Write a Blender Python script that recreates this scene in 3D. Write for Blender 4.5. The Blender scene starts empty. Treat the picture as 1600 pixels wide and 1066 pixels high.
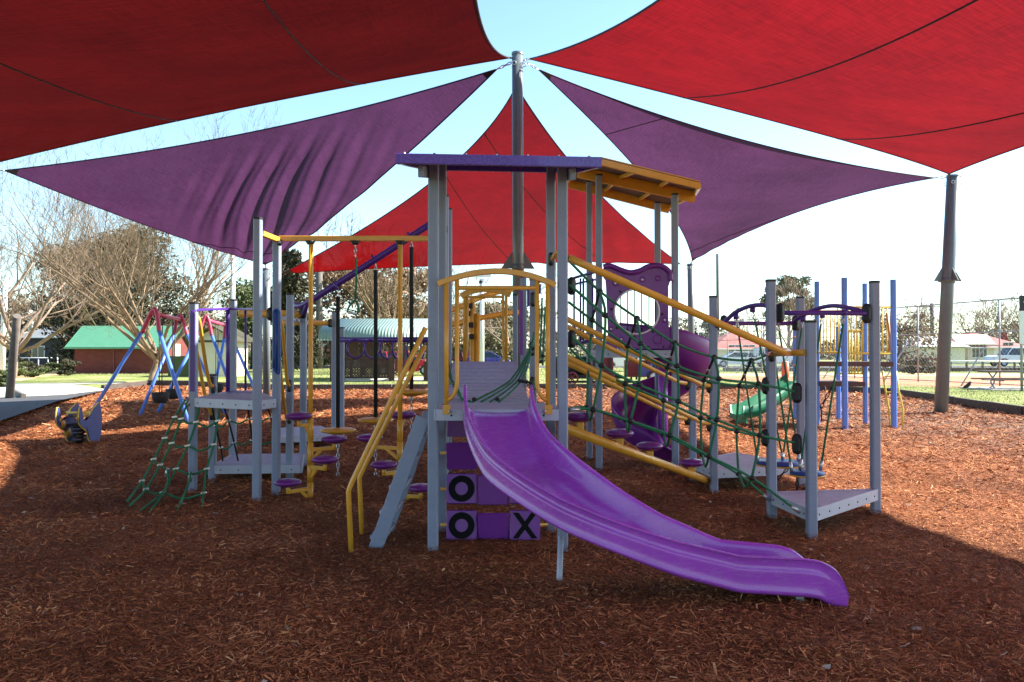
import bpy, bmesh, math, random
import numpy as np
from mathutils import Vector, Matrix, noise
R = math.radians
V = Vector
random.seed(7)
# ------------------------------------------------------------------ camera, world, sun
scene = bpy.context.scene
C = scene.collection
FPX = 1280.0                       # focal length in pixels of the 1600 px wide photograph
PITCH = math.atan(17 / FPX)
EYE = 1.6
cam = bpy.data.cameras.new('camera'); camo = bpy.data.objects.new('camera', cam); C.objects.link(camo)
cam.sensor_width = 36; cam.lens = 36 * FPX / 1600; cam.clip_start = .05; cam.clip_end = 3000
camo.location = (0, 0, EYE); camo.rotation_euler = (R(90) + PITCH, 0, 0)
scene.camera = camo
SUN_AZ, SUN_EL = 77, 38.5            # azimuth clockwise from +Y (the view), elevation
world = bpy.data.worlds.new('World'); scene.world = world; world.use_nodes = True
wn = world.node_tree; bg = wn.nodes['Background']
sky = wn.nodes.new('ShaderNodeTexSky'); sky.sky_type = 'NISHITA'; sky.sun_disc = False
sky.sun_elevation = R(SUN_EL); sky.sun_rotation = R(SUN_AZ); sky.altitude = 500
sky.air_density = 1.0; sky.dust_density = .8; sky.ozone_density = .6
tint = wn.nodes.new('ShaderNodeMixRGB'); tint.blend_type = 'MULTIPLY'; tint.inputs[0].default_value = 1; tint.inputs[2].default_value = (.88, 1.02, 1.03, 1)   # the cyan cast of the clear winter sky
wn.links.new(sky.outputs[0], tint.inputs[1]); wn.links.new(tint.outputs[0], bg.inputs[0]); bg.inputs[1].default_value = .098
sl = bpy.data.lights.new('sun', 'SUN'); sl.energy = 5.0; sl.angle = R(.5); sl.color = (1, .95, .87)
so = bpy.data.objects.new('sun', sl); C.objects.link(so)
sd = V((math.sin(R(SUN_AZ)) * math.cos(R(SUN_EL)), math.cos(R(SUN_AZ)) * math.cos(R(SUN_EL)), math.sin(R(SUN_EL))))
so.rotation_euler = sd.to_track_quat('Z', 'Y').to_euler(); so.location = sd * 60
scene.view_settings.view_transform = 'Standard'; scene.view_settings.look = 'None'
scene.view_settings.exposure = 1.85; scene.view_settings.gamma = 1

# ------------------------------------------------------------------ picture point -> world
def W(px, py, Y):
    u = (px - 800) / FPX; v = (533 - py) / FPX
    d = V((u, math.cos(PITCH) - v * math.sin(PITCH), math.sin(PITCH) + v * math.cos(PITCH)))
    d *= Y / d.y
    return V((d.x, d.y, d.z + EYE))
def G(px, py, z=0.0):
    u = (px - 800) / FPX; v = (533 - py) / FPX
    d = V((u, math.cos(PITCH) - v * math.sin(PITCH), math.sin(PITCH) + v * math.cos(PITCH)))
    d *= (z - EYE) / d.z
    return V((d.x, d.y, z))
# ------------------------------------------------------------------ materials
def nt(name):
    m = bpy.data.materials.new(name); m.use_nodes = True
    t = m.node_tree; b = t.nodes['Principled BSDF']
    return m, t, b
def N(t, k, **kw):
    n = t.nodes.new('ShaderNode' + k)
    for a, v in kw.items(): setattr(n, a, v)
    return n
def coords(t, scale=1.0, vec=None):
    g = N(t, 'NewGeometry'); mp = N(t, 'Mapping'); t.links.new(g.outputs['Position'], mp.inputs[0])
    mp.inputs['Scale'].default_value = vec or (scale,) * 3
    return mp.outputs[0]
def ramp(t, fac, stops):
    r = N(t, 'ValToRGB'); t.links.new(fac, r.inputs[0]); e = r.color_ramp.elements
    while len(e) < len(stops): e.new(.5)
    for i, (p, c) in enumerate(stops): e[i].position = p; e[i].color = (*c, 1)
    return r.outputs[0]
def noise_n(t, vec, scale, detail=4, rough=.6):
    n = N(t, 'TexNoise'); t.links.new(vec, n.inputs['Vector'])
    n.inputs['Scale'].default_value = scale; n.inputs['Detail'].default_value = detail; n.inputs['Roughness'].default_value = rough
    return n.outputs['Fac']
def bump(t, b, h, strength, dist=.01):
    bp = N(t, 'Bump'); bp.inputs['Strength'].default_value = strength; bp.inputs['Distance'].default_value = dist
    t.links.new(h, bp.inputs['Height']); t.links.new(bp.outputs[0], b.inputs['Normal'])
def paint(name, col, rough=.4, var=.12, scale=6, bmp=.05, metal=0, spec=.5, coat=0, dirt=.12):
    m, t, b = nt(name); v = coords(t)
    n1 = noise_n(t, v, scale, 6); 
    lo = tuple(c * (1 - var) for c in col); hi = tuple(min(1, c * (1 + var)) for c in col)
    c = ramp(t, n1, [(.3, lo), (.7, hi)])
    n2 = noise_n(t, v, scale * 7, 5, .7)
    mx = N(t, 'MixRGB', blend_type='MIX'); t.links.new(c, mx.inputs[1]); mx.inputs[2].default_value = (.17, .13, .10, 1)
    f = ramp(t, n2, [(.52, (0, 0, 0)), (.75, (dirt,) * 3)]); t.links.new(f, mx.inputs[0])
    t.links.new(mx.outputs[0], b.inputs['Base Color'])
    rr = N(t, 'MapRange'); t.links.new(n2, rr.inputs[0]); rr.inputs[3].default_value = max(.05, rough - .1); rr.inputs[4].default_value = min(1, rough + .15)
    t.links.new(rr.outputs[0], b.inputs['Roughness'])
    b.inputs['Metallic'].default_value = metal; b.inputs['Specular IOR Level'].default_value = spec
    b.inputs['Coat Weight'].default_value = coat
    if bmp: bump(t, b, n2, bmp, .003)
    return m
M = {}
M['post'] = paint('post_paint', (.235, .285, .395), .42, .06)
M['cap'] = paint('black_plastic', (.012, .012, .013), .5, .1)
M['deck'] = paint('deck_coat', (.38, .385, .49), .6, .18, 14, .15, dirt=.35)
M['alu'] = paint('deck_edge', (.46, .50, .60), .45, .06, dirt=.2)
M['purple'] = paint('slide_plastic', (.39, .075, .54), .22, .10, 2, .05, coat=.35, dirt=.16)
def scuff(m, fac=.3, col=(.50, .34, .62)):
    t = m.node_tree; b = t.nodes['Principled BSDF']; src = b.inputs['Base Color'].links[0].from_socket; v = coords(t, vec=(5, 22, 30))
    n = noise_n(t, v, 1.6, 8, .75); f = ramp(t, n, [(.50, (0, 0, 0)), (.68, (fac,) * 3)])
    mx = N(t, 'MixRGB'); t.links.new(f, mx.inputs[0]); t.links.new(src, mx.inputs[1]); mx.inputs[2].default_value = (*col, 1); t.links.new(mx.outputs[0], b.inputs['Base Color'])
    r = N(t, 'Math', operation='MULTIPLY_ADD'); t.links.new(f, r.inputs[0]); r.inputs[1].default_value = .9; t.links.new(b.inputs['Roughness'].links[0].from_socket, r.inputs[2]); t.links.new(r.outputs[0], b.inputs['Roughness'])
scuff(M['purple'], .13); scuff(M['post'], .28, (.40, .38, .36))
M['purple2'] = paint('panel_plastic', (.16, .02, .25), .3, .08, 3, .04, dirt=.1)
M['block'] = paint('block_plastic', (.21, .038, .34), .35, .08, 3, .04, dirt=.15)
M['pod'] = paint('pod_plastic', (.15, .015, .20), .28, .08, 8, .05, coat=.2)
M['violet'] = paint('violet_paint', (.075, .025, .24), .33, .1)
M['roofp'] = paint('roof_violet', (.13, .07, .42), .25, .08, coat=.4)
M['yellow'] = paint('yellow_paint', (.74, .36, .035), .34, .08, coat=.15, dirt=.1)
M['lemon'] = paint('lemon_paint', (.78, .58, .08), .4, .08)
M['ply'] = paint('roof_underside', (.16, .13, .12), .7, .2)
M['rope'] = paint('green_rope', (.018, .17, .075), .7, .25, 40, .3)
M['ropek'] = paint('black_rope', (.012, .016, .014), .8, .2, 40, .3)
M['steel'] = paint('bright_steel', (.6, .6, .6), .3, .1, metal=.8)
M['letter'] = paint('letter_black', (.004, .005, .006), .6, .1, spec=.15, dirt=.03)
M['mast'] = paint('mast_paint', (.135, .155, .165), .28, .08)
M['blue'] = paint('blue_paint', (.10, .24, .74), .35, .08)
M['navy'] = paint('navy_panel', (.05, .055, .22), .45, .1)
M['dblue'] = paint('deep_blue', (.01, .06, .28), .35, .1)
M['pink'] = paint('pink_paint', (.55, .06, .12), .35, .1)
M['green'] = paint('green_plastic', (.005, .17, .085), .3, .1, coat=.2)
M['brownboard'] = paint('brown_board', (.10, .055, .045), .6, .15)
M['rubber'] = paint('rubber', (.02, .02, .02), .8, .2)
M['white'] = paint('white_paint', (.72, .72, .70), .45, .05)
M['cream'] = paint('cream_wall', (.62, .57, .46), .8, .06, 2)
M['pwall'] = paint('pale_wall', (.55, .58, .6), .8, .06, 2)
M['redroof'] = paint('red_roof', (.36, .09, .07), .6, .12, 3)
M['greyroof'] = paint('grey_roof', (.16, .17, .18), .6, .12, 3)
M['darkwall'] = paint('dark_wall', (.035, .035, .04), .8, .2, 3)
M['brick'] = None
M['sleeper'] = paint('sleeper_wood', (.075, .055, .045), .9, .35, 5, .5)
M['wood'] = paint('pole_wood', (.13, .11, .095), .9, .25, 4, .5)
M['tbark'] = paint('tree_bark', (.19, .13, .075), .9, .4, 3, .5)
M['tbark2'] = paint('tree_bark_grey', (.23, .16, .115), .9, .35, 3, .5)
M['trunkdk'] = paint('trunk_dark', (.07, .05, .04), .9, .3, 3, .5)
M['galv'] = paint('galvanised', (.28, .32, .34), .5, .08, metal=.4)
M['glass'] = paint('dark_glass', (.02, .025, .03), .08, .05, bmp=0, spec=.8, dirt=0)
M['asphalt'] = paint('asphalt', (.055, .055, .062), .9, .15, 20, .4, dirt=.2)
M['concrete'] = paint('concrete', (.50, .46, .40), .9, .12, 2, .2)
M['court'] = paint('court', (.46, .16, .065), .9, .12, .7, .1)
M['sand'] = paint('sand', (.50, .36, .17), .95, .15, 1, .1)
M['maroon'] = paint('maroon', (.20, .02, .03), .5, .15)
M['redpaint'] = paint('car_red', (.5, .02, .05), .2, .04, coat=1)
M['bluecar'] = paint('car_blue', (.02, .025, .32), .2, .04, coat=1)
M['whitecar'] = paint('car_white', (.75, .76, .78), .2, .03, coat=1)
M['greycar'] = paint('car_silver', (.40, .42, .45), .2, .03, coat=1)
M['lattice'] = paint('lattice_wood', (.06, .028, .02), .8, .2)
M['tractor'] = paint('tractor_teal', (.02, .12, .16), .4, .3)
M['orange'] = paint('orange', (.62, .09, .02), .5, .1)

def brick_mat():
    m, t, b = nt('shed_brick'); v = coords(t)
    g = N(t, 'NewGeometry'); sx = N(t, 'SeparateXYZ'); t.links.new(g.outputs['Position'], sx.inputs[0])
    ad = N(t, 'Math', operation='ADD'); t.links.new(sx.outputs[0], ad.inputs[0]); t.links.new(sx.outputs[1], ad.inputs[1])
    cb = N(t, 'CombineXYZ'); t.links.new(ad.outputs[0], cb.inputs[0]); t.links.new(sx.outputs[2], cb.inputs[1])
    br = N(t, 'TexBrick'); t.links.new(cb.outputs[0], br.inputs['Vector'])
    br.inputs['Scale'].default_value = 1; br.inputs['Brick Width'].default_value = .4; br.inputs['Row Height'].default_value = .2
    br.inputs['Mortar Size'].default_value = .008
    br.inputs['Color1'].default_value = (.13, .028, .022, 1); br.inputs['Color2'].default_value = (.165, .036, .028, 1); br.inputs['Mortar'].default_value = (.15, .04, .035, 1)
    t.links.new(br.outputs[0], b.inputs['Base Color']); b.inputs['Roughness'].default_value = .85
    bump(t, b, br.outputs[1], .4, -.01)
    return m
M['brick'] = brick_mat()
def corrugated(name, col, ax=0, pitch=.11):
    m, t, b = nt(name); v = coords(t)
    w = N(t, 'TexWave', wave_type='BANDS', bands_direction='XYZ'[ax]); t.links.new(v, w.inputs[0]); w.inputs['Scale'].default_value = .314 / pitch
    n1 = noise_n(t, v, 1.5, 5)
    t.links.new(ramp(t, n1, [(.3, tuple(c * .88 for c in col)), (.7, col)]), b.inputs['Base Color'])
    b.inputs['Roughness'].default_value = .42; b.inputs['Metallic'].default_value = .1
    bump(t, b, w.outputs['Fac'], .6, .04)
    return m
M['greenroof'] = corrugated('green_roof', (.10, .31, .19))
M['greenroof2'] = corrugated('green_roof_shelter', (.20, .29, .235), 0, .16)
def bark_ground():
    m, t, b = nt('bark_mulch'); v = coords(t)
    # fibres: voronoi cells stretched along a noise-turned direction
    n0 = N(t, 'TexNoise'); t.links.new(v, n0.inputs['Vector']); n0.inputs['Scale'].default_value = 14; n0.inputs['Detail'].default_value = 2
    mx = N(t, 'MixRGB', blend_type='LINEAR_LIGHT'); mx.inputs[0].default_value = .14; t.links.new(v, mx.inputs[1]); t.links.new(n0.outputs['Color'], mx.inputs[2])
    outs = []
    for sc in ((42, 130, 90), (120, 50, 90)):
        mp = N(t, 'Mapping'); t.links.new(mx.outputs[0], mp.inputs[0]); mp.inputs['Scale'].default_value = sc
        mp.inputs['Rotation'].default_value = (0, 0, .4 if sc[0] < 50 else -.2)
        vo = N(t, 'TexVoronoi'); t.links.new(mp.outputs[0], vo.inputs['Vector']); vo.inputs['Scale'].default_value = 1
        s = N(t, 'SeparateXYZ'); t.links.new(vo.outputs['Color'], s.inputs[0]); outs.append((s.outputs[0], vo.outputs['Distance']))
    ad = N(t, 'Math', operation='ADD'); t.links.new(outs[0][0], ad.inputs[0]); t.links.new(outs[1][0], ad.inputs[1])
    ml = N(t, 'Math', operation='MULTIPLY'); t.links.new(ad.outputs[0], ml.inputs[0]); ml.inputs[1].default_value = .5
    big = noise_n(t, v, .55, 5, .6)
    c = ramp(t, ml.outputs[0], [(.05, (.045, .014, .007)), (.35, (.20, .062, .024)), (.62, (.43, .15, .055)), (.85, (.64, .28, .115)), (1, (.76, .47, .27))])
    m2 = N(t, 'MixRGB', blend_type='MULTIPLY'); t.links.new(c, m2.inputs[1]); t.links.new(ramp(t, big, [(.3, (.60, .56, .54)), (.7, (1.22, 1.18, 1.14))]), m2.inputs[2]); m2.inputs[0].default_value = 1
    # weathered greyer mulch towards the edge of the bed
    g = N(t, 'NewGeometry'); sx = N(t, 'SeparateXYZ'); t.links.new(g.outputs['Position'], sx.inputs[0])
    rad = N(t, 'Math', operation='MULTIPLY_ADD'); t.links.new(sx.outputs[0], rad.inputs[0]); rad.inputs[1].default_value = 1.5; t.links.new(sx.outputs[1], rad.inputs[2])
    nb = N(t, 'Math', operation='MULTIPLY_ADD'); t.links.new(big, nb.inputs[0]); nb.inputs[1].default_value = 9; t.links.new(rad.outputs[0], nb.inputs[2])
    fr = N(t, 'MapRange'); t.links.new(nb.outputs[0], fr.inputs[0]); fr.inputs[1].default_value = 27; fr.inputs[2].default_value = 36; fr.inputs[4].default_value = .7
    m3 = N(t, 'MixRGB'); t.links.new(fr.outputs[0], m3.inputs[0]); t.links.new(m2.outputs[0], m3.inputs[1])
    t.links.new(ramp(t, ml.outputs[0], [(.1, (.11, .075, .055)), (.6, (.26, .19, .145)), (1, (.5, .42, .36))]), m3.inputs[2])
    t.links.new(m3.outputs[0], b.inputs['Base Color']); b.inputs['Roughness'].default_value = .9; b.inputs['Specular IOR Level'].default_value = .15
    hs = N(t, 'Math', operation='ADD'); t.links.new(outs[0][1], hs.inputs[0]); t.links.new(outs[1][1], hs.inputs[1])
    h2 = N(t, 'Math', operation='MULTIPLY_ADD'); t.links.new(ml.outputs[0], h2.inputs[0]); h2.inputs[1].default_value = 1.4; t.links.new(hs.outputs[0], h2.inputs[2])
    bump(t, b, h2.outputs[0], .9, .02)
    return m
M['mulch'] = bark_ground()
def chip_mat():
    m, t, b = nt('bark_chip'); a = N(t, 'Attribute', attribute_name='tone')
    t.links.new(ramp(t, a.outputs['Fac'], [(0, (.04, .012, .007)), (.3, (.165, .052, .021)), (.6, (.42, .145, .053)), (.85, (.64, .28, .115)), (.955, (.72, .41, .20)), (1, (.44, .37, .31))]), b.inputs['Base Color'])
    b.inputs['Roughness'].default_value = .85; b.inputs['Specular IOR Level'].default_value = .2
    return m
M['chip'] = chip_mat()
def grass_mat():
    m, t, b = nt('grass'); v = coords(t)
    n1 = noise_n(t, v, .35, 6, .65); n2 = noise_n(t, v, 22, 6, .8)
    ad = N(t, 'MixRGB'); ad.inputs[0].default_value = .5; t.links.new(n1, ad.inputs[1]); t.links.new(n2, ad.inputs[2])
    t.links.new(ramp(t, ad.outputs[0], [(.3, (.06, .095, .02)), (.48, (.19, .23, .06)), (.58, (.32, .31, .14)), (.72, (.46, .42, .25))]), b.inputs['Base Color'])
    b.inputs['Roughness'].default_value = .95; b.inputs['Specular IOR Level'].default_value = .1
    bump(t, b, n2, .8, .05)
    return m
M['grass'] = grass_mat()
def leaf_mat(name, c0, c1):
    m, t, b = nt(name); g = N(t, 'NewGeometry'); v = coords(t)
    n = noise_n(t, v, .8, 3)
    mx = N(t, 'MixRGB'); mx.inputs[0].default_value = .5; t.links.new(g.outputs['Random Per Island'], mx.inputs[1]); t.links.new(n, mx.inputs[2])
    t.links.new(ramp(t, mx.outputs[0], [(.2, c0), (.8, c1)]), b.inputs['Base Color']); b.inputs['Roughness'].default_value = .7
    b.inputs['Specular IOR Level'].default_value = .25
    return m
M['leafdk'] = leaf_mat('leaf_dark', (.018, .020, .012), (.095, .085, .045))
M['leafmid'] = leaf_mat('leaf_mid', (.04, .06, .02), (.13, .15, .05))
M['leafeuc'] = leaf_mat('leaf_gum', (.08, .08, .045), (.24, .21, .12))
M['leafrust'] = leaf_mat('leaf_rust', (.09, .065, .04), (.30, .19, .11))
M['scrub'] = leaf_mat('scrub', (.07, .06, .045), (.25, .20, .14))
M['blade'] = leaf_mat('blade', (.10, .12, .05), (.36, .34, .17))
def sail_mat(name, dif, tra, through=.07):
    m, t, b = nt(name); t.nodes.remove(b); out = t.nodes['Material Output']
    tc = N(t, 'TexCoord'); mp = N(t, 'Mapping'); t.links.new(tc.outputs['UV'], mp.inputs[0]); mp.inputs['Scale'].default_value = (26, 420, 1)
    n1 = noise_n(t, mp.outputs[0], 1, 4, .7)
    mp2 = N(t, 'Mapping'); t.links.new(tc.outputs['UV'], mp2.inputs[0]); mp2.inputs['Scale'].default_value = (420, 26, 1)
    n1b = noise_n(t, mp2.outputs[0], 1, 4, .7)
    n2 = noise_n(t, coords(t), .5, 4)
    mx0 = N(t, 'MixRGB'); mx0.inputs[0].default_value = .4; t.links.new(n1, mx0.inputs[1]); t.links.new(n1b, mx0.inputs[2])
    mx = N(t, 'MixRGB'); mx.inputs[0].default_value = .3; t.links.new(mx0.outputs[0], mx.inputs[1]); t.links.new(n2, mx.inputs[2])
    f = ramp(t, mx.outputs[0], [(.36, (.52,) * 3), (.64, (1.34,) * 3)])
    def mul(c):
        x = N(t, 'MixRGB', blend_type='MULTIPLY'); x.inputs[0].default_value = 1; x.inputs[1].default_value = (*c, 1); t.links.new(f, x.inputs[2]); return x.outputs[0]
    d = N(t, 'BsdfDiffuse'); t.links.new(mul(dif), d.inputs[0])
    tr = N(t, 'BsdfTranslucent'); t.links.new(mul(tra), tr.inputs[0])
    a = N(t, 'AddShader'); t.links.new(d.outputs[0], a.inputs[0]); t.links.new(tr.outputs[0], a.inputs[1])
    tp = N(t, 'BsdfTransparent'); ms = N(t, 'MixShader'); ms.inputs[0].default_value = through
    t.links.new(a.outputs[0], ms.inputs[1]); t.links.new(tp.outputs[0], ms.inputs[2]); t.links.new(ms.outputs[0], out.inputs[0])
    return m
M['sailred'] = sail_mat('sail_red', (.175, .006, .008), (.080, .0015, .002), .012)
M['sailredshaded'] = sail_mat('sail_red_shaded', (.085, .006, .004), (.030, .0010, .0004), .006)  # red cloth darkened: the left sail's dimmer light is put into its colour
M['sailpurple'] = sail_mat('sail_purple', (.060, .024, .058), (.030, .009, .028), .012)
M['hem'] = paint('sail_hem', (.02, .012, .03), .7, .1)

# ------------------------------------------------------------------ mesh builder
class MB:
    def __init__(s): s.v = []; s.f = []; s.sm = []
    def add(s, vs, fs, smooth=False):
        o = len(s.v); s.v += [V(p) for p in vs]; s.f += [tuple(i + o for i in f) for f in fs]; s.sm += [smooth] * len(fs); return s
    def box(s, c, size, rz=0, bev=0, rot=None):
        c = V(c); x, y, z = (k / 2 for k in size)
        m = rot if rot is not None else Matrix.Rotation(rz, 3, 'Z')
        b = min(bev, x * .9, y * .9)
        if b > 0:
            ring = [(x, -y + b), (x, y - b), (x - b, y), (-x + b, y), (-x, y - b), (-x, -y + b), (-x + b, -y), (x - b, -y)]
            vs = [m @ V((p[0], p[1], k)) + c for k in (-z, z) for p in ring]
            n = 8; fs = [tuple(range(n - 1, -1, -1)), tuple(range(n, 2 * n))] + [(i, (i + 1) % n, n + (i + 1) % n, n + i) for i in range(n)]
            return s.add(vs, fs)
        vs = [m @ V((a * x, b_ * y, d * z)) + c for d in (-1, 1) for b_ in (-1, 1) for a in (-1, 1)]
        return s.add(vs, [(0, 2, 3, 1), (4, 5, 7, 6), (0, 1, 5, 4), (2, 6, 7, 3), (1, 3, 7, 5), (0, 4, 6, 2)])
    def prism(s, poly, z0, z1):          # poly xy anticlockwise
        n = len(poly); vs = [V((p[0], p[1], z)) for z in (z0, z1) for p in poly]
        return s.add(vs, [tuple(range(n - 1, -1, -1)), tuple(range(n, 2 * n))] + [(i, (i + 1) % n, n + (i + 1) % n, n + i) for i in range(n)])
    def sweep(s, pts, prof, radii=None, up=None, closed=False, smooth=True, caps=True):
        pts = [V(p) for p in pts]; n = len(pts); k = len(prof)
        if n < 2: return s
        T = []
        for i in range(n):
            a = pts[(i - 1) % n] if closed or i > 0 else pts[0]; b = pts[(i + 1) % n] if closed or i < n - 1 else pts[-1]
            d = (b - a); T.append(d.normalized() if d.length > 1e-9 else V((0, 0, 1)))
        u = V(up) if up else (V((0, 0, 1)) if abs(T[0].z) < .9 else V((1, 0, 0)))
        vs = []; x = None
        for i in range(n):
            if up or x is None: x = T[i].cross(u); x = x.normalized() if x.length > 1e-6 else V((1, 0, 0))
            else:
                x = (x - T[i] * x.dot(T[i])); x = x.normalized() if x.length > 1e-6 else V((1, 0, 0))
            y = x.cross(T[i]); r = radii[i] if radii else 1
            vs += [pts[i] + x * (p[0] * r) + y * (p[1] * r) for p in prof]
        fs = []
        for i in range(n if closed else n - 1):
            j = (i + 1) % n
            fs += [(i * k + a, j * k + a, j * k + (a + 1) % k, i * k + (a + 1) % k) for a in range(k)]
        s.add(vs, fs, smooth)
        if caps and not closed:
            o = len(s.v) - len(vs); s.f += [tuple(o + a for a in range(k)), tuple(o + (n - 1) * k + a for a in range(k - 1, -1, -1))]; s.sm += [False, False]
        return s
    def tube(s, pts, r, n=8, closed=False, radii=None):
        prof = [(math.cos(2 * math.pi * a / n), math.sin(2 * math.pi * a / n)) for a in range(n)]
        return s.sweep(pts, prof, radii or [r] * len(pts), closed=closed)
    def beam(s, pts, w, h, up=(0, 0, 1), smooth=False):
        b = min(w, h) * .12; w /= 2; h /= 2
        prof = [(w, -h + b), (w, h - b), (w - b, h), (-w + b, h), (-w, h - b), (-w, -h + b), (-w + b, -h), (w - b, -h)]
        return s.sweep(pts, prof, up=up, smooth=smooth)
    def lathe(s, c, prof, n=20, axis=(0, 0, 1)):
        q = V(axis).to_track_quat('Z', 'Y'); c = V(c); k = len(prof)
        vs = [q @ V((r * math.cos(2 * math.pi * i / n), r * math.sin(2 * math.pi * i / n), z)) + c for i in range(n) for r, z in prof]
        fs = [(i * k + j, ((i + 1) % n) * k + j, ((i + 1) % n) * k + j + 1, i * k + j + 1) for i in range(n) for j in range(k - 1)]
        return s.add(vs, fs, True)
    def ball(s, c, r, n=8, sz=1):
        return s.lathe(c, [(max(1e-4, r * math.sin(math.pi * i / n)), -r * sz * math.cos(math.pi * i / n)) for i in range(n + 1)], n + 2)
    def quad(s, a, b, c, d): return s.add([a, b, c, d], [(0, 1, 2, 3)])
    def build(s, name, mat, parent=None, loc=None):
        me = bpy.data.meshes.new(name); o = bpy.data.objects.new(name, me); C.objects.link(o)
        w = V((0, 0, 0)); p = parent
        while p is not None: w += p.location; p = p.parent
        off = V(loc) if loc is not None else (V((0, 0, 0)) if parent else V((0, 0, 0)))
        if parent is None and loc is not None: o.location = off; sub = off
        else: o.location = (0, 0, 0); sub = w
        me.from_pydata([tuple(q - sub) for q in s.v], [], s.f); me.polygons.foreach_set('use_smooth', s.sm)
        if isinstance(mat, str): mat = M[mat]
        me.materials.append(mat); me.update(); o.parent = parent
        return o
def islands(m):
    par = list(range(len(m.v)))
    def find(a):
        while par[a] != a: par[a] = par[par[a]]; a = par[a]
        return a
    for f in m.f:
        for q in f[1:]: par[find(q)] = find(f[0])
    out = {}
    for f, sm in zip(m.f, m.sm):
        out.setdefault(find(f[0]), []).append((f, sm))
    for fs in out.values():
        idx = {}; n = MB()
        for f, sm in fs:
            for q in f:
                if q not in idx: idx[q] = len(n.v); n.v.append(m.v[q])
            n.f.append(tuple(idx[q] for q in f)); n.sm.append(sm)
        yield n
def build_each(m, name, mat, parent):
    for n in islands(m): n.build(name, mat, parent)
def tag(o, label=None, cat=None, group=None, kind=None):
    if label: o['label'] = label
    if cat: o['category'] = cat
    if group: o['group'] = group
    if kind: o['kind'] = kind
    return o
def thing(name, loc, label, cat, group=None):
    o = bpy.data.objects.new(name, None); o.empty_display_size = .2; C.objects.link(o); o.location = loc
    return tag(o, label, cat, group)
def smooth_pts(pts, n=6):
    pts = [V(p) for p in pts]; out = []
    P = [pts[0] * 2 - pts[1]] + pts + [pts[-1] * 2 - pts[-2]]
    for i in range(1, len(P) - 2):
        for k in range(n):
            t = k / n; a, b, c, d = P[i - 1], P[i], P[i + 1], P[i + 2]
            out.append(.5 * ((2 * b) + (c - a) * t + (2 * a - 5 * b + 4 * c - d) * t * t + (3 * b - a - 3 * c + d) * t ** 3))
    return out + [pts[-1]]
def chain(a, b, m, link=.06, r=.006):
    a, b = V(a), V(b); L = (b - a).length; n = max(2, int(L / link)); d = (b - a).normalized()
    s = d.cross(V((0, 1, 0))); s = s.normalized() if s.length > .1 else V((1, 0, 0)); t = d.cross(s)
    for i in range(n):
        c = a + d * (L * (i + .5) / n); w = (s if i % 2 else t) * link * .28
        m.tube([c - d * link * .6 + w * .5, c + w, c + d * link * .6 + w * .5, c + d * link * .6 - w * .5, c - w, c - d * link * .6 - w * .5], r, 4, closed=True)
def lerp(a, b, t): return a + (b - a) * t
def interp(x, xs, ys):
    return float(np.interp(x, xs, ys))

# ------------------------------------------------------------------ ground
GZ = .12      # level of the grass above the mulch
bnd = [G(1600, 650), G(1450, 625), G(1390, 616), G(1250, 609), G(1000, 608), G(700, 608), G(430, 610), G(300, 603), G(230, 602), G(160, 611), G(95, 626), G(0, 660)]
bnd = [V((30, 2, 0)), V((14.5, 15, 0))] + bnd + [V((-12.6, 13.5, 0)), V((-17, 2, 0)), V((-17, -14, 0)), V((30, -14, 0))]
def relief(x, y):
    z = .035 * noise.noise(V((x * .5, y * .5, 0))) + .024 * noise.noise(V((x * 1.9, y * 1.9, 3)))
    z -= .055 * math.exp(-(((x - 2.5) / .5) ** 2 + ((y - 5.4) / .55) ** 2))          # hollow worn at the slide exit
    z += .02 * math.exp(-(((x - 3.3) / .35) ** 2 + ((y - 5.4) / .7) ** 2))
    for hx, hy in ((-9.0, 19.8), (-1.5, 9.1), (.1, 8.6), (-4.2, 8.4)): z -= .035 * math.exp(-(((x - hx) / .6) ** 2 + ((y - hy) / .6) ** 2))
    return z
def ground():
    nx, ny = 270, 290; xs = np.linspace(-22, 32, nx); ys = np.linspace(-15, 42, ny)
    m = MB(); vs = []
    for y in ys:
        for x in xs:
            z = relief(x, y)
            vs.append((x, y, z))
    fs = [(j * nx + i, j * nx + i + 1, (j + 1) * nx + i + 1, (j + 1) * nx + i) for j in range(ny - 1) for i in range(nx - 1)]
    m.add(vs, fs, True); tag(m.build('ground', 'mulch'), kind='structure')
    cx = V((0, 12, 0)); inner = [V((p.x, p.y, GZ)) for p in bnd]
    n = len(inner); rings = [inner]
    for rad in (20, 55, 140, 420, 1500):
        rr = []
        for p in inner:
            d = (p - cx); d.z = 0; d.normalize()
            q = V((p.x, p.y, 0)) + d * rad; rr.append(V((q.x, q.y, GZ)))
        rings.append(rr)
    m = MB(); vs = [p for r in rings for p in r]
    fs = [(k * n + i, k * n + (i + 1) % n, (k + 1) * n + (i + 1) % n, (k + 1) * n + i) for k in range(len(rings) - 1) for i in range(n)]
    m.add(vs, fs); o = tag(m.build('lawn', 'grass'), kind='structure')
    # sleeper edging
    seg = bnd[1:14]
    for i in range(len(seg) - 1):
        a, b = V(seg[i]), V(seg[i + 1]); 
        L = (b - a).length; k = max(1, round(L / 2.6))
        if i > 9: continue
        for j in range(k):
            p, q = a.lerp(b, j / k), a.lerp(b, (j + 1) / k); d = (q - p).normalized()
            mm = MB(); z = .10 + random.uniform(-.012, .012)
            mm.beam([p + d * .012 + V((0, 0, z)), q - d * .012 + V((0, 0, z))], .12, .27)
            yield mm, (p + q) / 2
EDG = {}
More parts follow.
